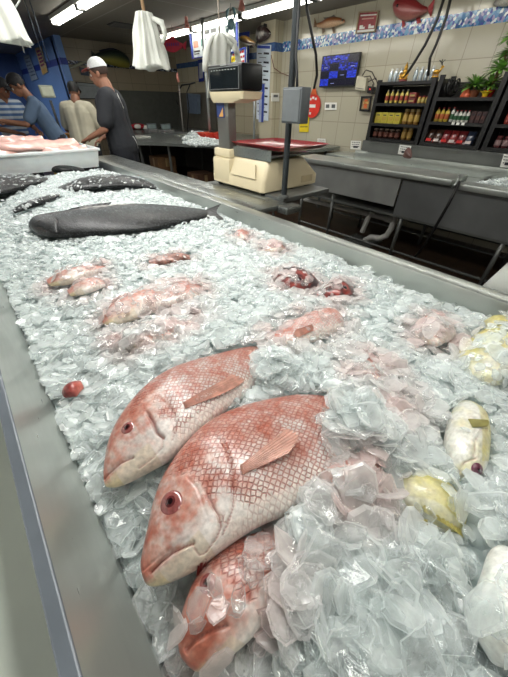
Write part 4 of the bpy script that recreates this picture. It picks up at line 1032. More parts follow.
def jar(y, z, h, r, c, lid, label, group, band):
    t = thing('jar', (4.26+r, y, z), label, 'jar', group)
    MB().lathe([(r*.9, z+.001), (r, z+.006), (r, z+h*.78), (r*.8, z+h*.84)], (4.26+r, y, 0), 12).build('body', mat(mute(c), .25, coat=.3), t, smooth='auto')
    MB().lathe([(r*.88, z+h*.84), (r*.88, z+h)], (4.26+r, y, 0), 12).build('lid', mat(mute(lid), .4), t, smooth='auto')
    MB().lathe([(r*1.03, z+h*.2), (r*1.03, z+h*.65)], (4.26+r, y, 0), 12).build('paper_label', mat(mute(band), .5), t, smooth='auto')
def carton(y, z, w_, h, c, band, label, group, name='carton', d=.08):
    t = thing(name, (4.26+d/2, y, z), label, name, group)
    MB().box((4.26, y-w_/2, z+.001), (4.26+d, y+w_/2, z+h), .003).build('box', mat(mute(c), .45), t)
    MB().box((4.256, y-w_*.36, z+h*.28), (4.2595, y+w_*.36, z+h*.62)).build('label_panel', mat(mute(band), .5), t)
    MB().box((4.256, y-w_*.25, z+h*.70), (4.2595, y+w_*.25, z+h*.80)).build('print_line', INK, t)
ord5 = ('first', 'second', 'third', 'fourth', 'fifth', 'sixth', 'seventh')
for k in range(5): bottle(2.40-k*.062, 1.425, .125, .020, (.88, .78, .25), (.85, .83, .75), '%s yellow bottle from the left on top row of left shelf unit' % ord5[k], 'yellow bottles', band=(.75, .22, .12))
for k in range(2): carton(2.075-k*.0, 1.425+.0+k*.05, .08, .045, ((.62, .12, .12), (.7, .2, .15))[k], (.8, .65, .3), ('small red carton under another one beside the yellow bottles', 'small red carton stacked on another one beside the yellow bottles')[k], 'small red cartons')
for k in range(3): jar(1.99-k*.045, 1.425, .065, .019, (.82, .62, .25), (.65, .1, .1), '%s squat jar from the left, top right of left shelf unit' % ord5[k], 'squat jars', (.85, .75, .3))
for k in range(4): carton(2.45-k*.086, 1.225, .08, .11, (.90, .82, .12), (.85, .70, .12), '%s yellow carton from the left on middle row of left shelf unit' % ord5[k], 'yellow cartons')
for k in range(3): jar(2.10-k*.07, 1.225, .145, .031, (.62, .42, .12), (.62, .5, .2), '%s mustard coloured jar from the left on middle row' % ord5[k], 'mustard jars', (.80, .62, .18))
for k in range(5): jar(2.45-k*.075, 1.07, .10, .033, (.26, .12, .08), (.45, .36, .28), '%s brown jar from the left on bottom row of left shelf unit' % ord5[k], 'brown jars', (.52, .24, .16))
for k in range(2): jar(2.06-k*.07, 1.07, .125, .031, (.60, .42, .14), (.6, .5, .2), ('left jar of two mustard jars at bottom right of left shelf unit', 'right jar of two mustard jars at bottom right of left shelf unit')[k], 'low mustard jars', (.78, .58, .16))
for k in range(3): bottle(1.735-k*.052, 1.265, .125, .023, (.86, .72, .12), (.72, .12, .1), '%s yellow bottle with red cap on middle shelf unit' % ord5[k], 'red capped bottles', band=(.85, .35, .1))
for k in range(5): bottle(1.575-k*.040, 1.265, .105 if k else .13, .018, (.80, .80, .76), (.75, .12, .12), '%s white bottle from the left with green label, middle shelf unit' % ord5[k], 'white bottles', band=(.12, .38, .2))
for k in range(3): carton(1.36-k*.05, 1.265, .046, .095, (.26, .10, .10), (.36, .16, .13), '%s dark brown carton from the left, middle shelf unit' % ord5[k], 'brown cartons')
for k in range(6):
    t = thing('snack_bag', (4.3, 1.73-k*.085, 1.07), '%s snack bag from the left on bottom row of middle shelf unit' % ord5[k], 'bag', 'snack bags')
    c = ((.30, .16, .1), (.32, .18, .12), (.62, .10, .12), (.66, .12, .12), (.55, .1, .12), (.16, .22, .34))[k]
    m_ = MB(); y = 1.73-k*.085
    loft(m_, [[(4.275+.03*math.cos(a), y+.038*math.sin(a), 1.072) for a in [q*PI/6 for q in range(12)]], [(4.275+.035*math.cos(a), y+.041*math.sin(a), 1.12) for a in [q*PI/6 for q in range(12)]], [(4.285+.02*math.cos(a), y+.039*math.sin(a), 1.16) for a in [q*PI/6 for q in range(12)]], [(4.295+.003*math.cos(a), y+.040*math.sin(a), 1.19) for a in [q*PI/6 for q in range(12)]]])
    m_.build('pouch', mat(mute(c), .3, var=.35, scale=60, coat=.4), t, smooth='auto')
    MB().box((4.236, y-.028, 1.085), (4.239, y+.028, 1.11)).build('paper_label', mat((.80, .15, .15) if k % 2 == 0 else (.85, .8, .78), .5), t)
for k in range(4): carton(1.735-k*.13, 1.0705, .12, .028, (.75, .10, .14) if k % 2 == 0 else (.82, .76, .74), (.85, .8, .8), '%s flat tray box from the left along the lowest shelf edge' % ord5[k], 'tray boxes', d=.012)
for k in range(3): jar(1.04-k*.07, 1.265, .11, .03, (.66, .16, .12), (.7, .7, .68), '%s red jar from the left on right edge shelf unit' % ord5[k], 'red jars', (.75, .25, .2))
for k in range(3): jar(1.04-k*.07, 1.07, .10, .03, (.42, .16, .18), (.6, .2, .2), '%s dark red jar from the left at bottom of right edge unit' % ord5[k], 'dark red jars', (.66, .5, .5))
for k in range(3): MB().box((4.2155, 1.50-.05*k, 1.245), (4.219, 1.53-.05*k, 1.267)).build('shelf_tag', WHITE, None, False, '%s small white price tag on shelf edge under the white bottles' % ord5[k], 'price tag', 'shelf tags')
# on top of the shelves
GOLD = mat((.72, .55, .22), .3, .7, var=.3, scale=60); SILV = mat((.66, .70, .72), .2, .5, var=.2, scale=50)
def lathe_obj(nm, m, t, prof, c, n=14): return MB().lathe(prof, c, n).build(nm, m, t, smooth='auto')
for k in range(7):
    y = 2.46-k*.062 - (.12 if k > 2 else 0)
    t = thing('steel_bottle', (4.36, y, 1.621), '%s tall silver bottle from the left on top of the left shelf unit' % ord5[k], 'bottle', 'silver bottles on the shelf')
    lathe_obj('body', SILV, t, [(.022, 1.621), (.024, 1.63), (.024, 1.70), (.012, 1.725)], (4.36, y, 0)); lathe_obj('cap', mat((.8, .8, .8), .4), t, [(.013, 1.725), (.013, 1.745)], (4.36, y, 0))
t = thing('gold_statue', (4.32, 2.27, 1.621), 'golden seated statue among silver bottles on top of the shelves', 'statue')
m_ = MB(); m_.lathe([(.055, 1.621), (.06, 1.63), (.05, 1.65)], (4.32, 2.27, 0)); m_.build('plinth', mat((.45, .12, .1), .4), t)
m_ = MB(); m_.ball((4.32, 2.27, 1.69), (.045, .05, .05)).ball((4.32, 2.27, 1.745), (.032, .036, .045)).ball((4.30, 2.23, 1.66), (.03, .03, .02)).ball((4.30, 2.31, 1.66), (.03, .03, .02)).tube([(4.32, 2.22, 1.74), (4.30, 2.21, 1.70), (4.28, 2.24, 1.67)], .012).tube([(4.32, 2.32, 1.74), (4.30, 2.33, 1.70), (4.28, 2.30, 1.67)], .012); m_.build('figure', GOLD, t, smooth=True)
m_ = MB(); m_.ball((4.32, 2.27, 1.80), (.024, .026, .03)).lathe([(.026, 1.815), (.014, 1.84), (.003, 1.87)], (4.32, 2.27, 0)); m_.build('head', GOLD, t, smooth=True)
t.scale = (.75, .8, .68)
t = thing('gold_figurine', (4.30, 1.90, 1.641), 'small golden antlered figurine at right end of the left shelf top', 'figurine')
m_ = MB(); m_.lathe([(.035, 1.641), (.035, 1.655), (.012, 1.66)], (4.30, 1.90, 0)).ball((4.30, 1.90, 1.69), (.02, .038, .022)).tube([(4.30, 1.87, 1.69), (4.30, 1.855, 1.72)], .01).ball((4.30, 1.85, 1.728), (.011, .018, .012))
for y in (1.875, 1.925): m_.tube([(4.30, y, 1.68), (4.30, y, 1.655)], .006)
m_.build('body', GOLD, t, smooth=True)
m_ = MB()
for s_ in (-1, 1): m_.tube([(4.30, 1.855, 1.735), (4.30+.012*s_, 1.87, 1.76), (4.30+.03*s_, 1.86, 1.785)], .004).tube([(4.30+.012*s_, 1.87, 1.76), (4.30+.01*s_, 1.90, 1.78)], .004)
m_.build('antlers', BLK, t, smooth=True)
m_ = MB(); R_ = random.Random(8)
for k in range(7):
    c = V((4.30+R_.uniform(-.02, .03), 1.68+R_.uniform(-.05, .05), 1.54+R_.uniform(-.0, .05))); ax = V((R_.uniform(-.4, .4), 1, R_.uniform(-.5, .5))).normalized(); o1 = ax.orthogonal().normalized(); o2 = ax.cross(o1); rad = R_.uniform(.04, .07)
    m_.tube([c+o1*rad*math.cos(q*PI/8)+o2*rad*math.sin(q*PI/8) for q in range(17)], .008, 6)
m_.build('cable_coil', mat((.04, .04, .045), .5), None, True, 'messy coil of black cable on the middle shelf unit', 'cable coil')
t = thing('orange_gourd', (4.32, 1.53, 1.476), 'orange cone shaped ornament between cable coil and plants', 'ornament')
lathe_obj('body', mat((.78, .36, .22), .4), t, [(.045, 1.476), (.048, 1.49), (.03, 1.53), (.008, 1.555)], (4.32, 1.53, 0)); lathe_obj('stem', mat((.4, .3, .15), .5), t, [(.007, 1.555), (.005, 1.575)], (4.32, 1.53, 0), 8)
LEAF = mat((.42, .60, .26), .4, var=.5, scale=8); LEAF2 = mat((.24, .42, .16), .4, var=.5, scale=8)
def plant(label, base, pot_c, n, L, spread, m, up=1.0, stems=1):
    t = thing('potted_plant', base, label, 'plant'); b_ = V(base); R_ = random.Random(int(L*1000))
    lathe_obj('pot', mat(pot_c, .45), t, [(.035, b_.z+.001), (.05, b_.z+.05), (.053, b_.z+.055), (.046, b_.z+.056), (.044, b_.z+.045)], (b_.x, b_.y, 0))
    m_ = MB(); tops = []
    for s_ in range(stems):
        e = b_+V((R_.uniform(-.05, .02), -.10*s_/max(1, stems)+R_.uniform(-.03, .03), .10+.09*s_*up)); tops.append(e)
        m_.tube([b_+V((0, 0, .05)), b_.lerp(e, .6)+V((0, .01, .02)), e], .009, 8)
    m_.build('stem', mat((.42, .34, .2), .6), t, smooth=True)
    m_ = MB()
    for k in range(n):
        c = tops[k % len(tops)]; a = R_.uniform(0, 2*PI); el = R_.uniform(-.2, 1.2); d = V((math.cos(a)*math.cos(el), math.sin(a)*math.cos(el), math.sin(el)))
        l_ = L*R_.uniform(.6, 1.1); s_ = d.cross(V((0, 0, 1))).normalized(); w_ = .010+.008*R_.random()
        P = [c+d*l_*f+V((0, 0, -spread*l_*f*f)) for f in (0, .3, .6, .85, 1)]; W = (w_*.4, w_, w_*.9, w_*.5, .001)
        vs2 = []
        for p, q in zip(P, W): vs2 += [p+s_*q, p-V((0, 0, q*.35)), p-s_*q]
        m_._add(vs2, [f for i in range(4) for f in ((i*3, i*3+1, i*3+4, i*3+3), (i*3+1, i*3+2, i*3+5, i*3+4))])
    m_.build('foliage', m, t); return t
plant('spiky green potted plant on the middle shelf unit, left of taller one', (4.34, 1.46, 1.476), (.5, .3, .2), 70, .15, .25, LEAF)
plant('tall leafy bamboo like plant at right edge on top of the shelves', (4.36, 1.33, 1.476), (.75, .2, .15), 380, .15, .3, LEAF, up=1.25, stems=5)
t = thing('yellow_bowl', (4.27, 1.33, 1.476), 'small yellow and red bowl in front of the plants', 'bowl')
lathe_obj('bowl', YEL, t, [(.02, 1.478), (.03, 1.505), (.055, 1.52), (.05, 1.522), (.025, 1.508)], (4.27, 1.33, 0)); lathe_obj('foot_ring', mat((.7, .12, .12), .4), t, [(.03, 1.4765), (.022, 1.479)], (4.27, 1.33, 0))
t = thing('red_lantern', (4.34, 1.13, 1.70), 'red paper lantern at right edge on top of the shelves', 'lantern')
lathe_obj('shade', mat((.72, .12, .14), .5), t, [(.03, 1.702), (.06, 1.73), (.065, 1.76), (.055, 1.79), (.03, 1.81)], (4.34, 1.10, 0)); lathe_obj('top_ring', GOLD, t, [(.028, 1.81), (.028, 1.82)], (4.34, 1.10, 0))

# ================================================================== PILLAR, BOARDS, HANGING THINGS
PX = 4.415
board('fish_poster', 'tall white poster of small fish drawings on the wall pillar', 'poster', [(257.2, 44.5), (271.3, 45), (268.3, 121), (256.6, 119)], dict(x=PX), mat((.80, .84, .88), .5, var=.05),
      marks=[(.05, .01, .95, .045, BINK, 'print')]+[m for r in range(8) for m in ((.10, .10+r*.11, .38, .115+r*.11, GRY, 'drawing'), (.52, .09+r*.11, .9, .115+r*.11, INK, 'drawing'), (.2, .15+r*.11, .7, .158+r*.11, GRY, 'print'))])
r = relief('mounted_fish', 'round black and white fish plaque on wall pillar over tall poster', 'wall fish', [((256.8, 38), (257, 40)), ((259, 29), (260, 43)), ((264, 25.5), (264.5, 42)), ((268.5, 28), (269, 39)), ((271, 32), (271, 35))], [.01, .04, .05, .04, .01], dict(x=PX), lambda u, c, p: mixc((.86, .86, .84), (.12, .12, .13), 1.6*abs(c)+1.5*nz(p, 12)), SNAP)
wfin(r, 'dorsal_fin', [(262, 27), (267, 27)], [(264, 23), (267, 24)], dict(x=PX), BLK); weye(r, (259.5, 33), .014, dict(x=4.35))
r = relief('mounted_fish', 'dark bodied fish with yellow back hanging left of the wall pillar', 'wall fish', [((239, 37.5), (239, 39)), ((243, 36), (243.5, 43)), ((248, 36), (249, 45.5)), ((252, 39.5), (252, 45.5)), ((256, 42.5), (255.5, 44.5))], [.01, .03, .035, .025, .01], dict(x=4.1), lambda u, c, p: mixc((.12, .12, .12), (.55, .42, .15), .3+c*1.5) if c > -.5 else (.65, .65, .6), SNAP)
wfin(r, 'tail_fin', [(255, 43), (255, 45)], [(258.5, 40), (257, 49)], dict(x=4.1), BLK); wfin(r, 'anal_fin', [(249, 45), (252, 45)], [(250, 48), (254, 48)], dict(x=4.1), BLK)
WB = mat((.78, .83, .84), .4, var=.05); BLUE = mat((.10, .20, .55), .5)
board('menu_board', 'white board with handwritten lines and food pictures, blue frame, behind the gown', 'board', [(190, 31), (238.5, 20), (239, 52.5), (193, 59)], dict(x=3.9), WB,
      marks=lines(1, GRY, 3, .3, .6, .1, .3, .6)+[(.06, .38, .17, .62, mat((.72, .5, .42), .5), 'food_picture'), (.24, .36, .36, .6, mat((.35, .55, .52), .5), 'food_picture'), (.06, .72, .2, .78, INK, 'writing'), (.06, .82, .18, .86, INK, 'writing'), (.26, .7, .4, .76, INK, 'writing'), (.84, .48, .96, .54, INK, 'writing'), (.84, .66, .96, .7, INK, 'writing'), (.84, .8, .96, .86, INK, 'writing')], frame=(BLUE, .035))
board('price_board', 'smaller white board with red handwriting, blue frame, left of pillar', 'board', [(231, 52.5), (246.5, 47), (247, 75), (231, 79)], dict(x=3.9), WB,
      marks=lines(5, RINK, 6, .1, .9, .08, .95, .45)+[(.05, .18, .3, .38, YEL, 'yellow_note')], frame=(BLUE, .05))
board('blue_sign', 'deep blue blank sign panel above dark fish, left of the pillar', 'sign', [(239, 33), (249.5, 31.5), (249.5, 37), (239, 38)], dict(x=4.2), BLUE, marks=[(.1, .4, .9, .55, BINK)])
board('blue_sign', 'narrow tall blue strip sign beside the smaller white board', 'sign', [(247.6, 45), (249.3, 45), (249, 66), (247.4, 66)], dict(x=4.93), BLUE, marks=[(.2, .1, .8, .2, BINK)])
board('blue_sign', 'blue bordered sign low behind white gown, left of scale display', 'sign', [(198, 60), (204, 59), (204, 81), (199, 82)], dict(x=4.93), BLUE, marks=[(.2, .15, .85, .85, mat((.7, .72, .78), .5))])
board('blue_sticker', 'blue and white instruction sticker on tiles left of scale column', 'sticker', [(222.5, 106), (230, 106), (230, 117), (222.5, 117)], dict(x=4.96), BLUE, marks=[(.2, .2, .8, .5, mat((.75, .6, .5), .5))])
board('blue_chart', 'narrow blue chart on the pillar, low beneath tall poster', 'chart', [(259.5, 84), (265, 84), (263.5, 122), (259, 122)], dict(x=4.405), mat((.62, .66, .78), .5), marks=[(.6, .0, 1, 1, BINK)])

CLOTH = mat((.80, .81, .78), .85, var=.1, scale=6)
def bundle(name, label, top, halfw_top, halfw_bot, length, depth, folds, seed, m=CLOTH, lean=0, cat='apron', n=72):
    """a hanging bunch of folded cloth: a closed pleated tube"""
    R_ = random.Random(seed); top = V(top); vs2 = []; fs2 = []; nu = 26
    ph = [R_.uniform(0, 6) for _ in range(4)]
    for i in range(nu+1):
        f = i/nu; w_ = halfw_top+(halfw_bot-halfw_top)*f**.8
        for k in range(n):
            a = 2*PI*k/n; pl = 1+.13*math.sin(a*folds+ph[0]+f*1.0)+.09*math.sin(a*(folds*1.7//1)+ph[1])+.05*math.sin(f*9+a*3+ph[2])
            hem = .05*length*math.sin(a*3+ph[3])*f
            vs2.append(top+V((math.cos(a)*w_*pl+lean*f, math.sin(a)*w_*depth*pl, -length*f-hem)))
    for i in range(nu):
        for k in range(n): fs2.append((i*n+k, i*n+(k+1) % n, (i+1)*n+(k+1) % n, (i+1)*n+k))
    fs2 += [tuple(range(n)), tuple(nu*n+k for k in range(n-1, -1, -1))]
    t = thing(name, top-V((0, 0, length)), label, cat)
    mm = MB(); mm._add(vs2, fs2); mm.build('cloth', m, t, smooth=True); return t
pc = at(144, 12, y=2.5)
t = bundle('white_aprons', 'bunch of folded white aprons hanging from a wooden stick under the ceiling', pc, .045, .115, .26, .7, 9, 3)
MB().tube([pc-V((0, 0, .03)), V((pc.x-.01, pc.y, CEIL))], .011, 8).build('stick', mat((.68, .55, .42), .6), t, smooth=True)
for k, (dx, dz) in enumerate(((.05, -.03),)):
    m_ = MB(); m_.tube([pc+V((dx*.6, -.05, dz)), pc+V((dx*1.2, -.10, dz-.02)), pc+V((dx*1.6, -.09, dz-.07)), pc+V((dx*1.1, -.08, dz-.11))], [.012, .018, .016, .01]); m_.build('tie', CLOTH, t, smooth=True)
pc = at(-24, -34, y=2.2)
t = bundle('white_aprons', 'bunch of white aprons cut off by the top left picture corner', pc, .04, .10, .22, .7, 8, 12)
MB().tube([pc-V((0, 0, .03)), V((pc.x, pc.y, CEIL))], .010, 8).build('stick', mat((.5, .45, .4), .6), t, smooth=True)
MB().tube([at(20, 0, y=2.4), at(14, 10, y=2.4), at(19, 33, y=2.4), at(24, 52, y=2.6)], .004, 6).build('rope', mat((.5, .52, .5), .5), None, True, 'thin pale cord hanging right of the top left aprons', 'rope')
# hanging gown
t = thing('white_gown', at(219, 104, y=3.0), 'white work gown on a hanger between scale display and menu board', 'gown')
def gq(px, py, d=0): p = at(px, py, y=3.0); return p+V((0, -d, 0))
rows = [(33, 216, 223, .03), (38, 211, 228, .05), (44, 208, 231, .06), (55, 208, 230, .07), (70, 209, 230, .07), (85, 208, 231, .08), (98, 207, 232, .08)]
vs2 = []; fs2 = []; n = 48
for (py, xa, xb, d) in rows:
    a, b_ = gq(xa, py), gq(xb, py); c = (a+b_)/2; h = (b_-a)/2
    for k in range(n): 
        an = 2*PI*k/n; vs2.append(c+h*math.cos(an)*(1+.05*math.sin(an*7))+V((-.35, -.94, 0))*.5*d*math.sin(an)*(1+.35*math.sin(an*7)))
for i in range(len(rows)-1):
    for k in range(n): fs2.append((i*n+k, i*n+(k+1) % n, (i+1)*n+(k+1) % n, (i+1)*n+k))
fs2 += [tuple(range(n)), tuple((len(rows)-1)*n+k for k in range(n-1, -1, -1))]
mm = MB(); mm._add(vs2, fs2); mm.build('cloth', CLOTH, t, smooth=True)
MB().tube([gq(212, 37), gq(207, 43, .02), gq(203.5, 54, .04), gq(202, 66, .05), gq(201.5, 72, .05)], [.02, .028, .028, .025, .02], 14).build('sleeve', CLOTH, t, smooth=True)
MB().tube([gq(227, 37), gq(231, 43, .02), gq(234, 52, .04), gq(235.5, 62, .05), gq(236, 68, .05)], [.02, .028, .028, .025, .02], 14).build('sleeve', CLOTH, t, smooth=True)
MB().tube([gq(222, 34, .05), gq(226, 40, .09), gq(230, 44, .08), gq(228, 50, .09), gq(231, 56, .09)], [.012, .022, .02, .02, .01], 10).build('tie', CLOTH, t, smooth=True)
p = gq(219.5, 33); MB().tube([p-V((0, 0, .03)), p+V((0, 0, .04)), V((p.x, p.y, CEIL))], .006, 8).build('hanger_rod', mat((.5, .45, .4), .5), t, smooth=True)
# small hanging things
def rod_to_ceiling(p, r=.004): return MB().tube([p, V((p.x, p.y, CEIL))], r, 6)
PNKF = mat((.78, .52, .48), .6)
for (px, py, lab) in ((186.5, 22, 'small pink hanging figure on a string, left of the menu board'), (241.5, 3, 'small pink hanging figure on a string near the ceiling, right of gown')):
    p = at(px, py, x=3.3); t = thing('hanging_figure', p-V((0, 0, .08)), lab, 'ornament')
    MB().ball(p+V((0, 0, .035)), .024).tube([p+V((0, 0, .02)), p-V((0, 0, .06))], [.02, .038], 10).tube([p+V((0, .03, -.01)), p+V((0, .05, -.05))], .01, 8).tube([p+V((0, -.03, -.01)), p+V((0, -.05, -.05))], .01, 8).build('figure', PNKF, t, smooth=True)
    rod_to_ceiling(p+V((0, 0, .055))).build('string', GRY, t)
r = relief('hanging_fish_sign', 'red fish shaped sign hanging near the ceiling left of the boards', 'sign', [((163.5, 43.5), (163.5, 46)), ((168, 38.5), (168, 51)), ((174, 38.5), (174.5, 52.5)), ((180, 42), (180, 50)), ((183, 43.5), (183, 47.5))], [.01, .012, .012, .012, .01], dict(x=3.5), lambda u, c, p: mixc((.72, .14, .24), (.60, .10, .25), .5+c), mat((.66, .14, .22), .5))
wfin(r, 'tail_fin', [(182.5, 44), (182.5, 47)], [(186.5, 40.5), (186, 51)], dict(x=3.5), mat((.66, .14, .22), .5)); wfin(r, 'dorsal_fin', [(169, 39), (175, 39)], [(171, 36), (174, 36.5)], dict(x=3.5), mat((.66, .14, .22), .5))
m_ = MB()
for k in range(6): a = at(167+k*2.2, 44.5-.1*k, x=3.46); m_.box(a-V((.002, .012, .02)), a+V((.002, .010, .016)))
m_.build('lettering', mat((.25, .2, .5), .5), r)
p = at(173, 37, x=3.5); rod_to_ceiling(p).build('string', GRY, r)
t = thing('crab_ornament', at(231, 30, x=3.4), 'grey blue crab ornament hanging in front of the tube lights', 'ornament'); CR = mat((.42, .55, .58), .5)
p = at(231, 24, x=3.4); mm = MB(); mm.ball(p, (.03, .07, .055), 16); mm.build('shell', CR, t, True)
mm = MB()
for s_ in (-1, 1):
    for k in range(4): mm.tube([p+V((0, s_*.05, -.01-.01*k)), p+V((-.01, s_*(.10+.0*k), -.02-.03*k)), p+V((-.01, s_*.10, -.07-.03*k))], [.008, .007, .003], 6)
mm.build('legs', CR, t, True)
for s_ in (-1, 1): MB().tube([p+V((0, s_*.05, .03)), p+V((0, s_*.09, .07)), p+V((0, s_*.07, .12)), p+V((0, s_*.03, .14))], [.01, .016, .02, .006], 8).build('claw', CR, t, True)
rod_to_ceiling(p+V((0, 0, .05))).build('string', GRY, t)
t = thing('wall_wreath', at(170, 58, x=4.93), 'round black wreath like ornament on the rear wall, under red fish sign', 'ornament')
p = at(169.8, 57.5, x=4.93); mm = MB(); mm.tube([p+V((0, .09*math.cos(a), .12*math.sin(a))) for a in [k*PI/12 for k in range(25)]], .05, 8); mm.build('ring', BLK, t, True); MB().ball(p, (.03, .07, .09)).build('centre', BLK, t, True)
# long ceiling rods
for a, b_, lab in (((33, 9), (47, 55), 'left thin pale pole hanging in front of the blue wall'), ((27, 10), (40, 48), 'right thin pale pole hanging in front of the blue wall')):
    p = at(*b_, y=5.5); MB().tube([V((p.x, p.y, 1.78)), V((p.x, p.y, CEIL))], .005, 8).build('hanging_rod', mat((.30, .34, .40), .4, .4), None, True, lab, 'rod')

# ================================================================== FAR ROOM
board('gray_noticeboard', 'pale grey board in dark frame on the back wall behind white capped man', 'board', [(75, 81.5), (100, 84), (100, 99), (79, 99)], dict(y=8.56), mat((.52, .55, .56), .5), marks=[(.1, .2, .8, .22, GRY)], frame=(BLK, .05))
board('small_picture', 'small dark blue picture on the back wall left of white capped man', 'picture', [(79, 67), (88, 69), (89, 76), (81, 75)], dict(y=8.57), mat((.15, .2, .28), .4), marks=[(.3, .3, .6, .6, mat((.5, .52, .55), .5))])
MB().box((at(118, 88, y=8.5).x, 8.50, .0), (4.84, 8.53, 1.62)).build('trim_1', mat((.27, .28, .26), .5), kind='structure')
MB().box((4.85, 6.9, .0), (4.90, 8.53, 1.60)).build('trim_2', mat((.36, .35, .32), .45), kind='structure')
r = relief('mounted_fish', 'large green and yellow fish plaque on the back wall above white cap', 'wall fish', [((95, 54), (95, 59)), ((100, 52), (102, 63)), ((110, 50), (113, 66)), ((120, 52), (121, 68)), ((127, 57), (127, 68)), ((130, 63), (129, 68))], [.01, .06, .08, .07, .05, .02], dict(y=8.55), lambda u, c, p: mixc((.52, .50, .15), (.10, .16, .14), .4+c*1.2), SALM)
wfin(r, 'dorsal_fin', [(100, 53), (112, 51), (124, 56)], [(99, 50), (113, 48), (126, 54)], dict(y=8.55), mat((.1, .14, .2), .4)); wfin(r, 'tail_fin', [(96, 55), (96, 59)], [(91, 50), (92, 61)], dict(y=8.55), mat((.1, .14, .12), .4))
r = relief('mounted_fish', 'pale long billed fish plaque on back wall, left of the green fish', 'wall fish', [((65, 69), (65, 70)), ((72, 65.5), (73, 68)), ((79, 62.5), (80, 65.5)), ((86, 61), (86, 63)), ((92, 59.5), (92, 60.5))], [.01, .03, .03, .02, .01], dict(y=8.55), lambda u, c, p: (.62, .62, .56), SALM)
wfin(r, 'tail_fin', [(91, 59.5), (91, 61)], [(95, 57), (94, 63)], dict(y=8.55), GRY)
board('hanging_banner', 'purple and yellow paper banner on the blue wall, hung at a slant', 'banner', [(35.2, 48.5), (41, 46.3), (48, 72), (43, 75)], dict(x=2.285), mat((.80, .72, .55), .6), marks=lines(5, mat((.5, .15, .4), .6), 3, .15, .85, .1, .75, .6)+[(.1, .8, .9, .97, mat((.8, .65, .35), .5))])
board('paper_strip', 'pale blue strip of printed sheets on the blue wall, left of banner', 'paper', [(23.5, 56), (29, 54.5), (38, 79), (32, 81)], dict(x=2.285), mat((.58, .66, .76), .6), marks=lines(6, mat((.35, .42, .55), .6), 5, .1, .9, .1, .9, .4))
p = at(47.5, 92, y=6.6)
t = thing('order_terminal', p-V((0, 0, .5)), 'beige terminal screen on a thin stand before the blue wall', 'terminal')
MB().box(p-V((.10, .03, .07)), p+V((.09, .03, .08)), .01).build('case', mat((.66, .68, .60), .5), t); MB().box(p-V((.08, .035, .045)), p+V((.07, -.031, .06))).build('screen', mat((.78, .80, .72), .4), t)
MB().tube([V((p.x, p.y, .0)), p-V((0, 0, .1))], .02).build('stand', GRY, t)
# far steel work table
t = thing('work_table', (3.4, 5.2, 0), 'cluttered steel work table behind the scale, reaching into the far room', 'table')
poly = [(2.22, 5.63), (2.63, 5.15), (3.1, 4.28), (3.25, 3.15), (4.55, 3.15), (4.55, 4.55), (4.36, 4.56), (4.36, 4.95), (4.84, 4.96), (4.84, 8.4), (2.9, 8.4), (2.4, 6.6)]
MB().prism([(x, y, .86) for x, y in poly], (0, 0, .04)).build('table_top', STEEL, t)
for x, y in ((2.4, 5.7), (2.7, 5.25), (3.15, 4.4), (3.3, 3.3), (4.4, 3.3), (3.45, 7.6), (2.62, 6.6), (4.7, 7.4)): MB().tube([(x, y, 0), (x, y, .86)], .022).build('leg', STEEL_D, t)
def crate(lab, c, sz, colr, name='cardboard_box', grp='boxes under the work table'):
    t = thing(name, V(c), lab, name.split('_')[-1], grp); c = V(c); sx, sy, sz_ = sz
    MB().box(c-V((sx, sy, 0)), c+V((sx, sy, sz_)), .004).build('box', mat(colr, .7, var=.15), t)
    MB().box(c+V((-sx-.002, -.03, sz_*.3)), c+V((-sx-.0005, .03, sz_*.9))).box(c+V((-.03, -sy-.002, sz_*.3)), c+V((.03, -sy-.0005, sz_*.9))).build('tape', mat((.55, .46, .32), .4), t)
for k, (x, y, z, c_, lab) in enumerate([(2.75, 5.65, .0, (.36, .26, .16), 'brown box on the floor under the work table, nearest the dark shirted man'), (2.75, 5.65, .225, (.42, .30, .19), 'brown box under the work table, middle one of the stack of three'), (2.75, 5.65, .45, (.40, .29, .18), 'brown box under the work table, topmost of the stack of three'),
        (3.15, 5.05, .0, (.34, .25, .17), 'brown box on the floor right of the stack of three boxes'), (3.15, 5.05, .225, (.33, .23, .16), 'brown box lying on another one, right of the stack of three')]):
    crate(lab, (x, y, z+.0), (.17, .17, .22), c_)
t = thing('black_bin', (3.45, 4.3, 0), 'large black bin under the work table left of the scale', 'bin')
m_ = MB(); loft(m_, [rr(3.2, 3.7, 4.05, 4.65, .001, .05), rr(3.17, 3.73, 4.02, 4.68, .62, .05)]); m_.build('body', BLK, t); MB().box((3.16, 4.0, .62), (3.74, 4.7, .65), .01).build('rim', BLK, t)
# clutter on the work table
def flat_ice(lab, c, rx, ry, n, seed, z=.90, hz=.07):
    R_ = random.Random(seed); vs2 = []; fs2 = []; tn = []
    for j in range(n):
        a, r_ = R_.uniform(0, 2*PI), R_.random()**.6
        p = V((c[0]+rx*r_*math.cos(a), c[1]+ry*r_*math.sin(a), z+.01+hz*(1-r_)*R_.random()))
        add_flake(vs2, fs2, tn, p, V((0, 0, 1)).rotation_difference(V((R_.gauss(0, .5), R_.gauss(0, .5), 1)).normalized()).to_matrix(), R_.uniform(.025, .045), .014, R_)
    me = bpy.data.meshes.new('ice_heap'); me.from_pydata(vs2, [], fs2); me.update(); ta = me.attributes.new('tone', 'FLOAT', 'POINT'); ta.data.foreach_set('value', [v+.25 for v in tn])
    link('ice_heap', me, ICE, label=lab, cat='ice', kind='stuff')
p = at(205, 142, z=.92); flat_ice('flat spread of white ice on the work table left of the scale', (p.x, p.y), .32, .35, 700, 3)
p = at(193, 138.5, z=.92); flat_ice('small mound of white ice on the work table farther left', (p.x, p.y), .16, .2, 260, 4, hz=.12)
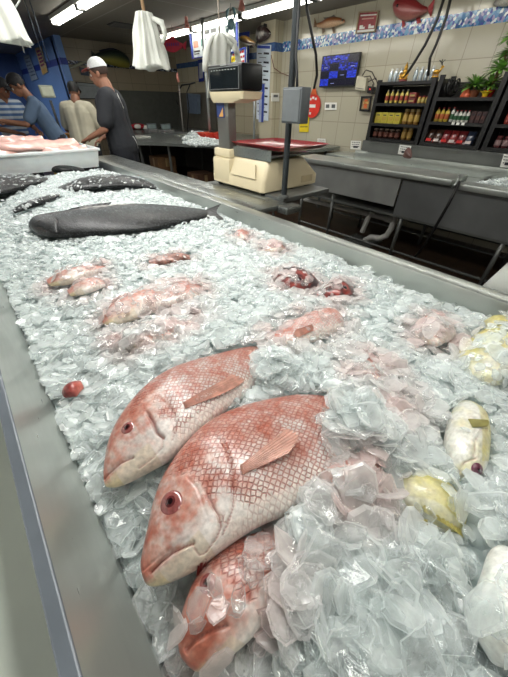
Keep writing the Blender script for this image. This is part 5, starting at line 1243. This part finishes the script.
for px, w_, c_, lab in ((207.5, .13, (.80, .20, .14), 'red plastic container on the work table, left of two'), (216.5, .10, (.78, .20, .15), 'red plastic container on the work table beside the scale column')):
    p = at(px, 139, z=.90); t = thing('red_container', p, lab, 'container')
    m_ = MB(); loft(m_, [rr(p.x-w_*.8, p.x+w_*.8, p.y-w_*.8, p.y+w_*.8, .901, .02), rr(p.x-w_, p.x+w_, p.y-w_, p.y+w_, .99, .02)]); m_.build('body', mat(c_, .35), t, smooth='auto'); MB().box((p.x-w_-.005, p.y-w_-.005, .99), (p.x+w_+.005, p.y+w_+.005, 1.0), .004).build('rim', mat((.85, .3, .2), .35), t)
p = at(199.5, 138, z=.90); t = thing('white_container', p, 'white plastic container left of the red ones on the work table', 'container'); m_ = MB(); m_.lathe([(.07, .901), (.09, .99)], (p.x, p.y, 0)); m_.build('body', WHITE, t, smooth='auto'); MB().lathe([(.095, .99), (.095, 1.005)], (p.x, p.y, 0)).build('lid', mat((.75, .78, .8), .4), t)
for px, py, lab in ((152.5, 132, 'small clear scale dish on the work table, left of two'), (166.5, 132.5, 'small clear scale dish on the work table, right of two')):
    p = at(px, py, z=.91); t = thing('small_scale', V((p.x, p.y, .9)), lab, 'scale')
    MB().box((p.x-.13, p.y-.13, .901), (p.x+.13, p.y+.13, .96), .01).build('base', mat((.42, .42, .42), .4), t); MB().box((p.x-.11, p.y-.02, .96), (p.x+.11, p.y+.0, 1.06), .006).build('display_panel', mat((.35, .38, .40), .3), t); MB().box((p.x-.09, p.y-.0225, .975), (p.x+.09, p.y-.0205, 1.04)).build('display', mat((.5, .56, .56), .2), t)
for k, (px, py, z_, c_, nm, lab) in enumerate([(137, 138, .92, (.72, .72, .70), 'steel_tray', 'pale folded towel tray near the end of the work table'), (176, 134, .92, (.55, .56, .56), 'steel_tray', 'flat steel tray on the work table by the hose stand'), (187, 136, .92, (.62, .64, .62), 'steel_tray', 'flat steel tray right of the hose stand')]):
    p = at(px, py, z=.9); t = thing(nm, V((p.x, p.y, .9)), lab, 'tray'); MB().box((p.x-.2, p.y-.14, .901), (p.x+.2, p.y+.14, .915), .004).build('base', mat(c_, .35, .5), t); MB().tube([(p.x-.2, p.y-.14, .92), (p.x+.2, p.y-.14, .92), (p.x+.2, p.y+.14, .92), (p.x-.2, p.y+.14, .92), (p.x-.2, p.y-.14, .92)], .007, 6).build('rim', mat(c_, .3, .6), t)
p = at(138, 128, z=.93); t = thing('red_white_bag', V((p.x, p.y, .9)), 'crumpled red and white bag on the end of the work table', 'bag')
m_ = MB(); m_.ball(p+V((0, 0, .03)), (.20, .16, .06), 18); m_.build('bag', mat((.66, .12, .18), .5, var=.2), t, True); MB().ball(p+V((-.05, -.12, .035)), (.09, .05, .05)).ball(p+V((.14, -.10, .01)), (.07, .06, .05)).build('white_panel', WHITE, t, True)
p = at(131, 120, z=1.0); t = thing('faucet_stand', V((p.x, p.y, .9)), 'cream cross shaped dispenser right behind the dark shirted man', 'dispenser')
MB().box((p.x-.03, p.y-.03, .901), (p.x+.03, p.y+.03, 1.22), .008).build('post', mat((.72, .70, .62), .5), t); MB().box((p.x-.11, p.y-.035, 1.06), (p.x+.11, p.y+.035, 1.10), .008).build('arm', mat((.72, .66, .52), .5), t)
board('electrical_panel', 'grey blue electrical cabinet on the splash panel left of the gown', 'cabinet', [(189.5, 93.5), (200.5, 94.5), (200.5, 114), (191, 113)], dict(x=4.80), mat((.40, .46, .54), .45, .2), .09, marks=[(.08, .45, .16, .55, INK, 'latch')])
MB().tube([at(179, 85, x=4.0), at(180, 98, x=4.0), at(182, 118, x=4.0), V((at(183, 131, x=4.0).x, at(183, 131, x=4.0).y, .9))], .016, 8).build('hose_stand', mat((.55, .54, .52), .4, .4), None, True, 'slender upright hose stand on the work table left of cabinet', 'hose stand')
p = at(178, 78, x=4.0); MB().tube([p+V((0, .0, .08)), p+V((0, .02, .02)), p+V((0, -.01, -.06))], [.014, .03, .02], 8).build('pink_cloth', PNKF, None, True, 'pink cloth tied at the top of the hose stand', 'cloth')
MB().tube([at(178, 92, x=4.1), at(182, 85, x=4.1), at(190, 84, x=4.1), at(195, 82.5, x=4.1)], .014, 8).tube([at(187, 131, x=4.1), at(189, 108, x=4.1), at(187, 92, x=4.1), at(190, 84.5, x=4.1)], .012, 8).build('black_faucet', BLK, None, True, 'tall black pre rinse faucet beside the hose stand', 'faucet')
MB().tube([at(151, 121, x=4.8), at(158, 110, x=4.8), at(165, 97, x=4.8), at(172, 91, x=4.8), at(176, 99, x=4.8), at(178, 105, x=4.8)], .014, 6).build('black_cable', BLK, None, True, 'black cable looping across the grey splash panels in the rear', 'cable')
p = at(210.5, 139, z=.9); MB().tube([V((p.x, p.y, .901)), V((p.x, p.y, CEIL))], .022, 10).build('silver_pole', mat((.58, .60, .60), .35, .5), None, True, 'silver pole from work table to ceiling behind the gown', 'pole')
p = at(254, 141, z=.9); MB().tube([V((p.x, p.y, .901)), V((p.x, p.y, 1.55))], .018, 10).build('silver_pole', mat((.58, .60, .60), .35, .5), None, True, 'short silver upright pole right of the scale display', 'pole')
MB().tube([at(136, 128, x=4.3), at(133, 110, x=4.3), at(139, 94, x=4.3), at(144, 91, x=4.3)], .022, 8).build('blue_lamp', mat((.18, .26, .36), .4), None, True, 'dark arm lamp with pale head before the dark panels', 'lamp')

# ================================================================== FLUORESCENT TUBES AND VENT
TUBE = mat((1, .99, .95), .5, emit=11, var=0); FX = mat((.80, .80, .78), .5)
def fixture(x, y0, label, group, n=1):
    t = thing('fluorescent_light', (x, y0+.6, CEIL-.10), label, 'ceiling light', group)
    MB().box((x-.075, y0, CEIL-.045), (x+.075, y0+1.22, CEIL-.002), .006).build('housing', FX, t)
    for s_ in ((-1, 1) if n == 2 else (0,)): MB().tube([(x+.035*s_, y0+.03, CEIL-.07), (x+.035*s_, y0+1.19, CEIL-.07)], .019, 12).build('tube', TUBE, t, smooth='auto')
    for y in (y0+.005, y0+1.195): MB().box((x-.06, y, CEIL-.095), (x+.06, y+.02, CEIL-.045)).build('socket', mat((.4, .4, .4), .5), t)
    return t
for k in range(3): fixture(1.93, 5.55-1.26*k, ('fluorescent light near the top left corner above the far workers', 'fluorescent light of the left row, just above the picture edge', 'fluorescent light of the left row, nearest the camera')[k], 'left row of ceiling lights', 2)
for k in range(7): fixture(3.70, 5.75-1.26*k, ('%s fluorescent light from the far end of the long right row' % ord5[k]), 'right row of ceiling lights', 2)
for k in range(3): fixture(.62, 1.1-1.26*k, ('fluorescent light overhead, front one of the row above the ice table', 'fluorescent light overhead, middle one of the row above the ice table', 'fluorescent light overhead, rear one of the row above the ice table')[k], 'ceiling lights over the ice table', 2)
for k in range(6): fixture(-2.7, 5.75-1.26*k, ('%s fluorescent light from the far end of the row left of the ice table' % ord5[k]), 'ceiling lights left of the table', 2)
for k in range(6): fixture(-5.3, 5.75-1.26*k, ('%s fluorescent light from the far end of the row by the left wall' % ord5[k]), 'ceiling lights by the left wall', 2)
t = thing('ceiling_vent', at(124, 25, z=CEIL-.01), 'dark square air vent in the ceiling left of hanging aprons', 'vent')
p = at(124, 25.5, z=CEIL-.01); MB().box(p-V((.22, .16, .0)), p+V((.22, .16, .008))).build('backing', mat((.12, .12, .12), .7), t)
m_ = MB()
for k in range(6): m_.box(p+V((-.2, -.14+.055*k, -.012)), p+V((.2, -.125+.055*k, -.002)))
m_.build('slats', mat((.3, .3, .29), .6), t)

# ================================================================== PEOPLE
def remeshed(mb, name, m, parent, voxel, smooth=3):
    me = bpy.data.meshes.new('tmp'); bmesh.ops.recalc_face_normals(mb.bm, faces=mb.bm.faces); mb.bm.to_mesh(me); mb.bm.free()
    o = bpy.data.objects.new('tmp', me); col.objects.link(o)
    r = o.modifiers.new('r', 'REMESH'); r.mode = 'VOXEL'; r.voxel_size = voxel
    s_ = o.modifiers.new('s', 'SMOOTH'); s_.iterations = smooth; s_.factor = .5
    dg = bpy.context.evaluated_depsgraph_get(); dg.update()
    me2 = bpy.data.meshes.new_from_object(o.evaluated_get(dg)); bpy.data.objects.remove(o); 
    me2.materials.clear(); return link(name, me2, m, parent, smooth=True)
def cap(mb, a, b_, ra, rb, n=14):
    a, b_ = V(a), V(b_); d = (b_-a).normalized(); pts = []; rs = []
    for k in range(4): f = k/4; pts.append(a-d*ra*math.cos(f*PI/2)); rs.append(max(.001, ra*math.sin(f*PI/2)))
    pts += [a, b_]; rs += [ra, rb]
    for k in range(3, -1, -1): f = k/4; pts.append(b_+d*rb*math.cos(f*PI/2)); rs.append(max(.001, rb*math.sin(f*PI/2)))
    mb.tube(pts, rs, n); return mb
def person(label, loc, face, H, skin, shirt, trousers, lean, elbows, wrists, headturn=0, headdip=0, hat=None, brim=None, hair=(.06, .05, .04), apron=None, stripes=False, girth=1.0):
    """local frame: x to the person's right, y forward, z up; lean bends the trunk forward at the hips"""
    k = H/1.75; face = V((face[0], face[1], 0)).normalized(); right = V((face.y, -face.x, 0)); loc = V(loc)
    def Wd(p): p = V(p)*k; return loc+right*p.x+face*p.y+V((0, 0, p.z))
    cl, sl = math.cos(lean), math.sin(lean)
    def U(p):            # upper body point, bent forward around the hips
        x, y, z = p; z0 = z-.95; return (x, y*cl+z0*sl, .95-y*sl+z0*cl)
    hc = V(U((0, .03, 1.525))); hcs, hsn = math.cos(headturn), math.sin(headturn)
    tilt = lean*.5+headdip; ct, st_ = math.cos(tilt), math.sin(tilt)
    def Hd(p):           # head point (about the neck top), turned and tipped forward
        x, y, z = p; y, z = y*ct+z*st_, -y*st_+z*ct; x, y = x*hcs-y*hsn*-1, y*hcs-x*hsn; return tuple(hc+V((x, y, z)))
    t = thing('person', loc, label, 'person')
    H_ = 0; b = MB(); c_ = lambda a, d, ra, rb: cap(b, Wd(a), Wd(d), ra*k*(girth if ra > .045 else 1), rb*k*(girth if rb > .045 else 1))
    # trunk and legs
    for s_ in (-1, 1):
        c_((.09*s_, 0, .93), (.10*s_, .01, .50), .092, .058); c_((.10*s_, .01, .50), (.105*s_, -.02, .09), .056, .038); c_((.105*s_, -.03, .05), (.115*s_, .14, .03), .040, .030)
        c_((.07*s_, 0, .98), U((.07*s_, .01, 1.15)), .10, .085); c_(U((.075*s_, .01, 1.15)), U((.09*s_, .015, 1.33)), .088, .095)
        c_(U((.05*s_, 0, 1.42)), U((.17*s_, 0, 1.405)), .055, .055)
    c_(U((0, -.005, 1.40)), U((0, .015, 1.53)), .058, .052)
    sh = [U((-.185, 0, 1.40)), U((.185, 0, 1.40))]
    for i, s_ in enumerate((-1, 1)):
        c_(sh[i], elbows[i], .050, .038); c_(elbows[i], wrists[i], .038, .026)
        e, w_ = V(elbows[i]), V(wrists[i]); d = (w_-e).normalized(); sd = d.cross(V((0, 0, 1)));
        sd = sd.normalized() if sd.length > .1 else V((1, 0, 0)); up = sd.cross(d)
        pm = w_+d*.045
        for q in (-.022, 0, .022): c_(tuple(w_+d*.01+sd*q*.6), tuple(w_+d*.085+sd*q), .018, .015)
        for q, L_ in ((-.033, .055), (-.011, .068), (.011, .072), (.033, .064)):
            a = w_+d*.088+sd*q; m1 = a+d*L_*.5-up*.008; m2 = m1+d*L_*.38-up*.026
            c_(tuple(a), tuple(m1), .0095, .0085); c_(tuple(m1), tuple(m2), .0085, .007)
        a = w_+d*.02-sd*s_*.03; m1 = a+d*.035-sd*s_*.028-up*.01; c_(tuple(a), tuple(m1), .012, .010); c_(tuple(m1), tuple(m1+d*.03-up*.01), .010, .008)
    # head
    def hb_(c, r, nn=18):
        c = Hd(c); Mx = Matrix([[1, 0, 0], [0, 1, 0], [0, 0, 1]])
        b.ball(Wd(c), tuple(q*k for q in r), nn, M=(Matrix((right, face, V((0, 0, 1)))).transposed() @ Matrix.Rotation(-headturn, 3, 'Z') @ Matrix.Rotation(-tilt, 3, 'X')))
    hb_((0, .005, .125), (.076, .096, .100), 24); hb_((0, .035, .055), (.058, .062, .062)); hb_((0, .055, .015), (.034, .036, .028)); hb_((0, -.01, .03), (.052, .06, .07))
    hb_((0, .104, .072), (.013, .020, .026), 10); hb_((0, .098, .055), (.019, .014, .012), 10); hb_((0, .090, .030), (.024, .012, .007), 10); hb_((0, .090, .020), (.021, .012, .007), 10); hb_((0, .085, .112), (.048, .014, .010), 12)
    for s_ in (-1, 1): hb_((.078*s_, -.005, .085), (.010, .020, .032), 10)
    body = remeshed(b, 'body', mat(skin, .5, var=.08, sss=.1), t, .0075*k, 2)
    fr = Matrix((right, face, V((0, 0, 1)))).transposed() @ Matrix.Rotation(-headturn, 3, 'Z') @ Matrix.Rotation(-tilt, 3, 'X')
    for s_ in (-1, 1):
        MB().ball(Wd(Hd((.030*s_, .090, .090))), .0115*k, 10).build('eye', mat((.75, .73, .7), .2), t, True)
        MB().ball(Wd(Hd((.030*s_, .0985, .090))), .0055*k, 8).build('pupil', mat((.05, .03, .02), .2), t, True)
        MB().tube([Wd(Hd((.015*s_, .101, .112))), Wd(Hd((.032*s_, .100, .117))), Wd(Hd((.05*s_, .086, .112)))], .004*k, 6).build('eyebrow', mat(hair, .6), t, True)
    MB().tube([Wd(Hd((-.018, .100, .026))), Wd(Hd((0, .105, .025))), Wd(Hd((.018, .100, .026)))], .003*k, 6).build('mouth', mat((.5, .22, .2), .5), t, True)
    # hair: cap of hair over the skull, open at the face
    m_ = MB(); nn = 26; vs2 = []; fs2 = []; mr_ = 14
    for i in range(mr_+1):
        th = PI*.64*i/mr_
        for j in range(nn):
            a = 2*PI*j/nn; fy = math.sin(a); lim = 1.0 if fy < .1 else 1-.42*(fy-.1)/.9
            th2 = th*lim; rr_ = (.082, .103, .107)
            vs2.append(Wd(Hd((rr_[0]*math.sin(th2)*math.cos(a), .0+rr_[1]*math.sin(th2)*math.sin(a), .125+rr_[2]*math.cos(th2)))))
    for i in range(mr_):
        for j in range(nn): fs2.append((i*nn+j, (i+1)*nn+j, (i+1)*nn+(j+1) % nn, i*nn+(j+1) % nn))
    m_._add(vs2, fs2); bmesh.ops.solidify(m_.bm, geom=m_.bm.faces[:], thickness=.006); m_.build('hair', mat(hair, .6, var=.3, scale=60), t, True)
    if hat:
        m_ = MB(); vs2 = []; fs2 = []
        for i in range(11):
            th = PI*.47*i/10
            for j in range(nn):
                a = 2*PI*j/nn; vs2.append(Wd(Hd((.088*math.sin(th)*math.cos(a), .108*math.sin(th)*math.sin(a), .128+.106*math.cos(th)**.85))))
        for i in range(10):
            for j in range(nn): fs2.append((i*nn+j, (i+1)*nn+j, (i+1)*nn+(j+1) % nn, i*nn+(j+1) % nn))
        m_._add(vs2, fs2); bmesh.ops.solidify(m_.bm, geom=m_.bm.faces[:], thickness=.004); h_ = m_.build('cap', mat(hat, .7, var=.1, scale=80), t, True)
        m_ = MB(); top = []; 
        for rr_ in (1, 1.0):
            pass
        pts = [(-.075, .07), (-.07, .13), (-.04, .175), (0, .188), (.04, .175), (.07, .13), (.075, .07), (.04, .10), (0, .108), (-.04, .10)]
        m_.prism([Wd(Hd((x, y, .150-.9*max(0, y-.1)*.25-.6*x*x))) for x, y in pts], Wd((0, 0, .006))-Wd((0, 0, 0))); m_.build('cap_brim', mat(brim or hat, .6), h_, False)
    # clothes
    b = MB()
    for s_ in (-1, 1):
        c_((.075*s_, 0, .93), U((.075*s_, .01, 1.15)), .118, .106); c_(U((.08*s_, .01, 1.15)), U((.092*s_, .015, 1.33)), .106, .113); c_(U((.05*s_, 0, 1.415)), U((.17*s_, 0, 1.40)), .070, .072)
    for i in (0, 1):
        e = V(elbows[i]); a = V(sh[i]); c_(tuple(a), tuple(a.lerp(e, .72)), .070, .066)
    if stripes:
        sm_, nt, bb = new_mat('striped_cotton'); g = N(nt, 'ShaderNodeNewGeometry'); sp = N(nt, 'ShaderNodeSeparateXYZ'); nt.links.new(g.outputs['Position'], sp.inputs[0])
        mu = N(nt, 'ShaderNodeMath', operation='MULTIPLY'); mu.inputs[1].default_value = 95; nt.links.new(sp.outputs['Z'], mu.inputs[0]); sn = N(nt, 'ShaderNodeMath', operation='SINE'); nt.links.new(mu.outputs[0], sn.inputs[0])
        gt = N(nt, 'ShaderNodeMath', operation='GREATER_THAN'); nt.links.new(sn.outputs[0], gt.inputs[0]); gt.inputs[1].default_value = 0
        mx = N(nt, 'ShaderNodeMix', data_type='RGBA'); nt.links.new(gt.outputs[0], mx.inputs['Factor']); mx.inputs['A'].default_value = (*lin((.30, .42, .60)), 1); mx.inputs['B'].default_value = (*lin(shirt), 1); nt.links.new(mx.outputs['Result'], bb.inputs['Base Color']); setin(bb, Roughness=.8)
    else: sm_ = mat(shirt, .85, var=.12, scale=5)
    remeshed(b, 'shirt', sm_, t, .011*k, 4)
    b = MB()
    for s_ in (-1, 1): c_((.088*s_, 0, .95), (.10*s_, .01, .50), .108, .078); c_((.10*s_, .01, .50), (.105*s_, -.02, .11), .078, .062)
    remeshed(b, 'trousers', mat(trousers, .85), t, .013*k, 3)
    b = MB()
    for s_ in (-1, 1): c_((.105*s_, -.035, .055), (.115*s_, .16, .045), .052, .042)
    remeshed(b, 'shoes', mat((.08, .08, .08), .5), t, .012*k, 2)
    if apron:
        for i in range(1):
            P = [Wd(U((-.10, .118, 1.35))), Wd(U((.10, .118, 1.35))), Wd(U((.17, .125, 1.12))), Wd((.19, .13, .9)), Wd((.19, .15, .55)), Wd((-.19, .15, .55)), Wd((-.19, .13, .9)), Wd(U((-.17, .125, 1.12)))]
            MB().prism(P, face*.006).build('apron', mat(apron, .8), t)
        MB().tube([Wd(U((.17, .10, 1.12))), Wd((.19, -.02, 1.05)), Wd((.08, -.122, 1.03)), Wd((-.08, -.122, 1.03)), Wd((-.19, -.02, 1.05)), Wd(U((-.17, .10, 1.12)))], .006*k, 6).tube([Wd((.02, -.13, 1.03)), Wd((.05, -.15, .96)), Wd((.06, -.15, .90))], .005, 6).tube([Wd(U((.07, .10, 1.40))), Wd(U((.10, .0, 1.46))), Wd(U((.03, -.085, 1.44))), Wd(U((0, -.12, 1.30)))], .005, 6).build('apron_string', WHITE, t, True)
    return t
SK = (.62, .44, .35)
# man in the white cap
p = at(112, 92, y=4.55); left = V((-p.y, p.x, 0)).normalized()
person('man in white mesh cap and charcoal tee, seen from the side behind the tub', (p.x, 4.55, 0), left+V((.10, .25, 0)), 1.80, SK, (.15, .16, .18), (.12, .13, .16), .08, [(-.28, .10, 1.12), (.29, .06, 1.10)], [(-.20, .33, 1.03), (.20, .30, 1.00)], headdip=.12, hat=(.86, .87, .87), brim=(.62, .25, .24), hair=(.22, .15, .11), apron=(.10, .10, .11), girth=1.35)
p = at(73, 100, y=6.2)
person('man in cream tee and black cap, his back turned, beside the blue wall', (p.x, 6.2, 0), (.60, .80, 0), 1.66, (.52, .36, .28), (.72, .70, .62), (.15, .15, .17), .15, [(-.30, .12, 1.10), (.33, .10, 1.10)], [(-.15, .34, 1.02), (.24, .34, 1.04)], headdip=.2, hat=(.07, .08, .08), brim=(.06, .06, .06), girth=1.38)
p = at(24, 85, y=6.2); left = V((-p.y, p.x, 0)).normalized(); p = p-left*.20
person('man in grey blue tee leaning left with dark cap and outstretched forearm', (p.x, p.y, 0), left, 1.76, (.55, .38, .29), (.34, .42, .52), (.15, .16, .2), .36, [(-.24, .34, 1.14), (.26, .32, 1.12)], [(-.15, .62, 1.18), (.16, .60, 1.14)], headdip=.25, hat=(.07, .07, .09), hair=(.05, .04, .04), girth=1.12)
p = at(-3, 90, y=6.9)
person('man in blue striped tee and black cap behind the leaning man, looking down', (p.x, 6.9, 0), V((.30, -.95, 0)), 1.70, (.55, .38, .29), (.72, .76, .80), (.15, .16, .2), .16, [(-.27, .12, 1.10), (.27, .12, 1.10)], [(-.20, .36, 1.06), (.15, .38, 1.06)], headturn=-.3, headdip=.35, hat=(.08, .09, .11), hair=(.05, .04, .04), stripes=True, girth=1.1)
t = thing('prep_counter', (.9, 5.5, 0), 'grey steel prep counter in front of the two leaning men', 'counter')
MB().box((-1.0, 5.2, .86), (1.35, 5.8, .90), .005).build('counter_top', STEEL, t)
for x in (-.9, 1.25):
    for y in (5.3, 5.7): MB().tube([(x, y, 0), (x, y, .86)], .02).build('leg', STEEL_D, t)
R_ = random.Random(6)
flat_ice('layer of white ice spread on the prep counter near the leaning men', (.55, 5.5), .75, .24, 500, 9, hz=.05)
for k, (px, py, c_) in enumerate([(58, 110, (.62, .42, .16)), (53, 122, (.72, .60, .22))]):
    p = at(px, py, y=7.2); t = thing('produce_crate', (p.x, 7.2, .0), ('wooden crate of brown produce stacked by the blue wall behind cream shirted man', 'yellow produce crate low by the blue wall')[k], 'crate')
    MB().box((p.x-.25, 7.0, .0 if k else .62), (p.x+.2, 7.4, .6 if k else .95), .01).build('box', mat(c_, .7, var=.4, scale=20), t)
    m_ = MB()
    for j in range(3): zz = (.12+.2*j if k else .68+.09*j); m_.box((p.x-.255, 6.992, zz), (p.x+.205, 6.998, zz+.03))
    m_.build('slats', mat((.35, .24, .12), .7), t)


# ================================================================== LIGHTS
def area(name, loc, size, energy, rot=(0, 0, 0), c=(1, .99, .96)):
    l = bpy.data.lights.new(name, 'AREA'); l.shape = 'RECTANGLE'; l.size, l.size_y = size; l.energy = energy; l.color = c
    o = bpy.data.objects.new(name, l); col.objects.link(o); o.location = loc; o.rotation_euler = rot; return o
area('tube_or_fill_light', (.62, 2.2, 2.28), (.25, 4.2), 58)  # added area light, set past the tube row to brighten the far ice
area('tube_or_fill_light', (.0, -.9, 2.28), (.25, 1.2), 6)  # unseen fill added overhead behind the camera, with no fixture of its own
area('tube_or_fill_light', (-2.7, 1.5, 2.28), (.25, 5.0), 46)
area('tube_or_fill_light', (1.93, 4.2, 2.26), (.2, 4.0), 22)
area('tube_or_fill_light', (3.70, 2.6, 2.26), (.2, 5.5), 18)
area('tube_or_fill_light', (.6, 9.5, 2.3), (.25, 4.0), 45)  # fill added to brighten the blue walls of the recess; no tubes hang here
w = bpy.data.worlds.new('world'); bpy.context.scene.world = w; w.use_nodes = True
w.node_tree.nodes['Background'].inputs[0].default_value = (.62, .68, .70, 1); w.node_tree.nodes['Background'].inputs[1].default_value = .25
sc = bpy.context.scene
sc.view_settings.view_transform = 'Standard'; sc.view_settings.look = 'None'
sc.view_settings.exposure = -.02
sc.cycles.max_bounces = 10; sc.cycles.transparent_max_bounces = 16; sc.cycles.diffuse_bounces = 6
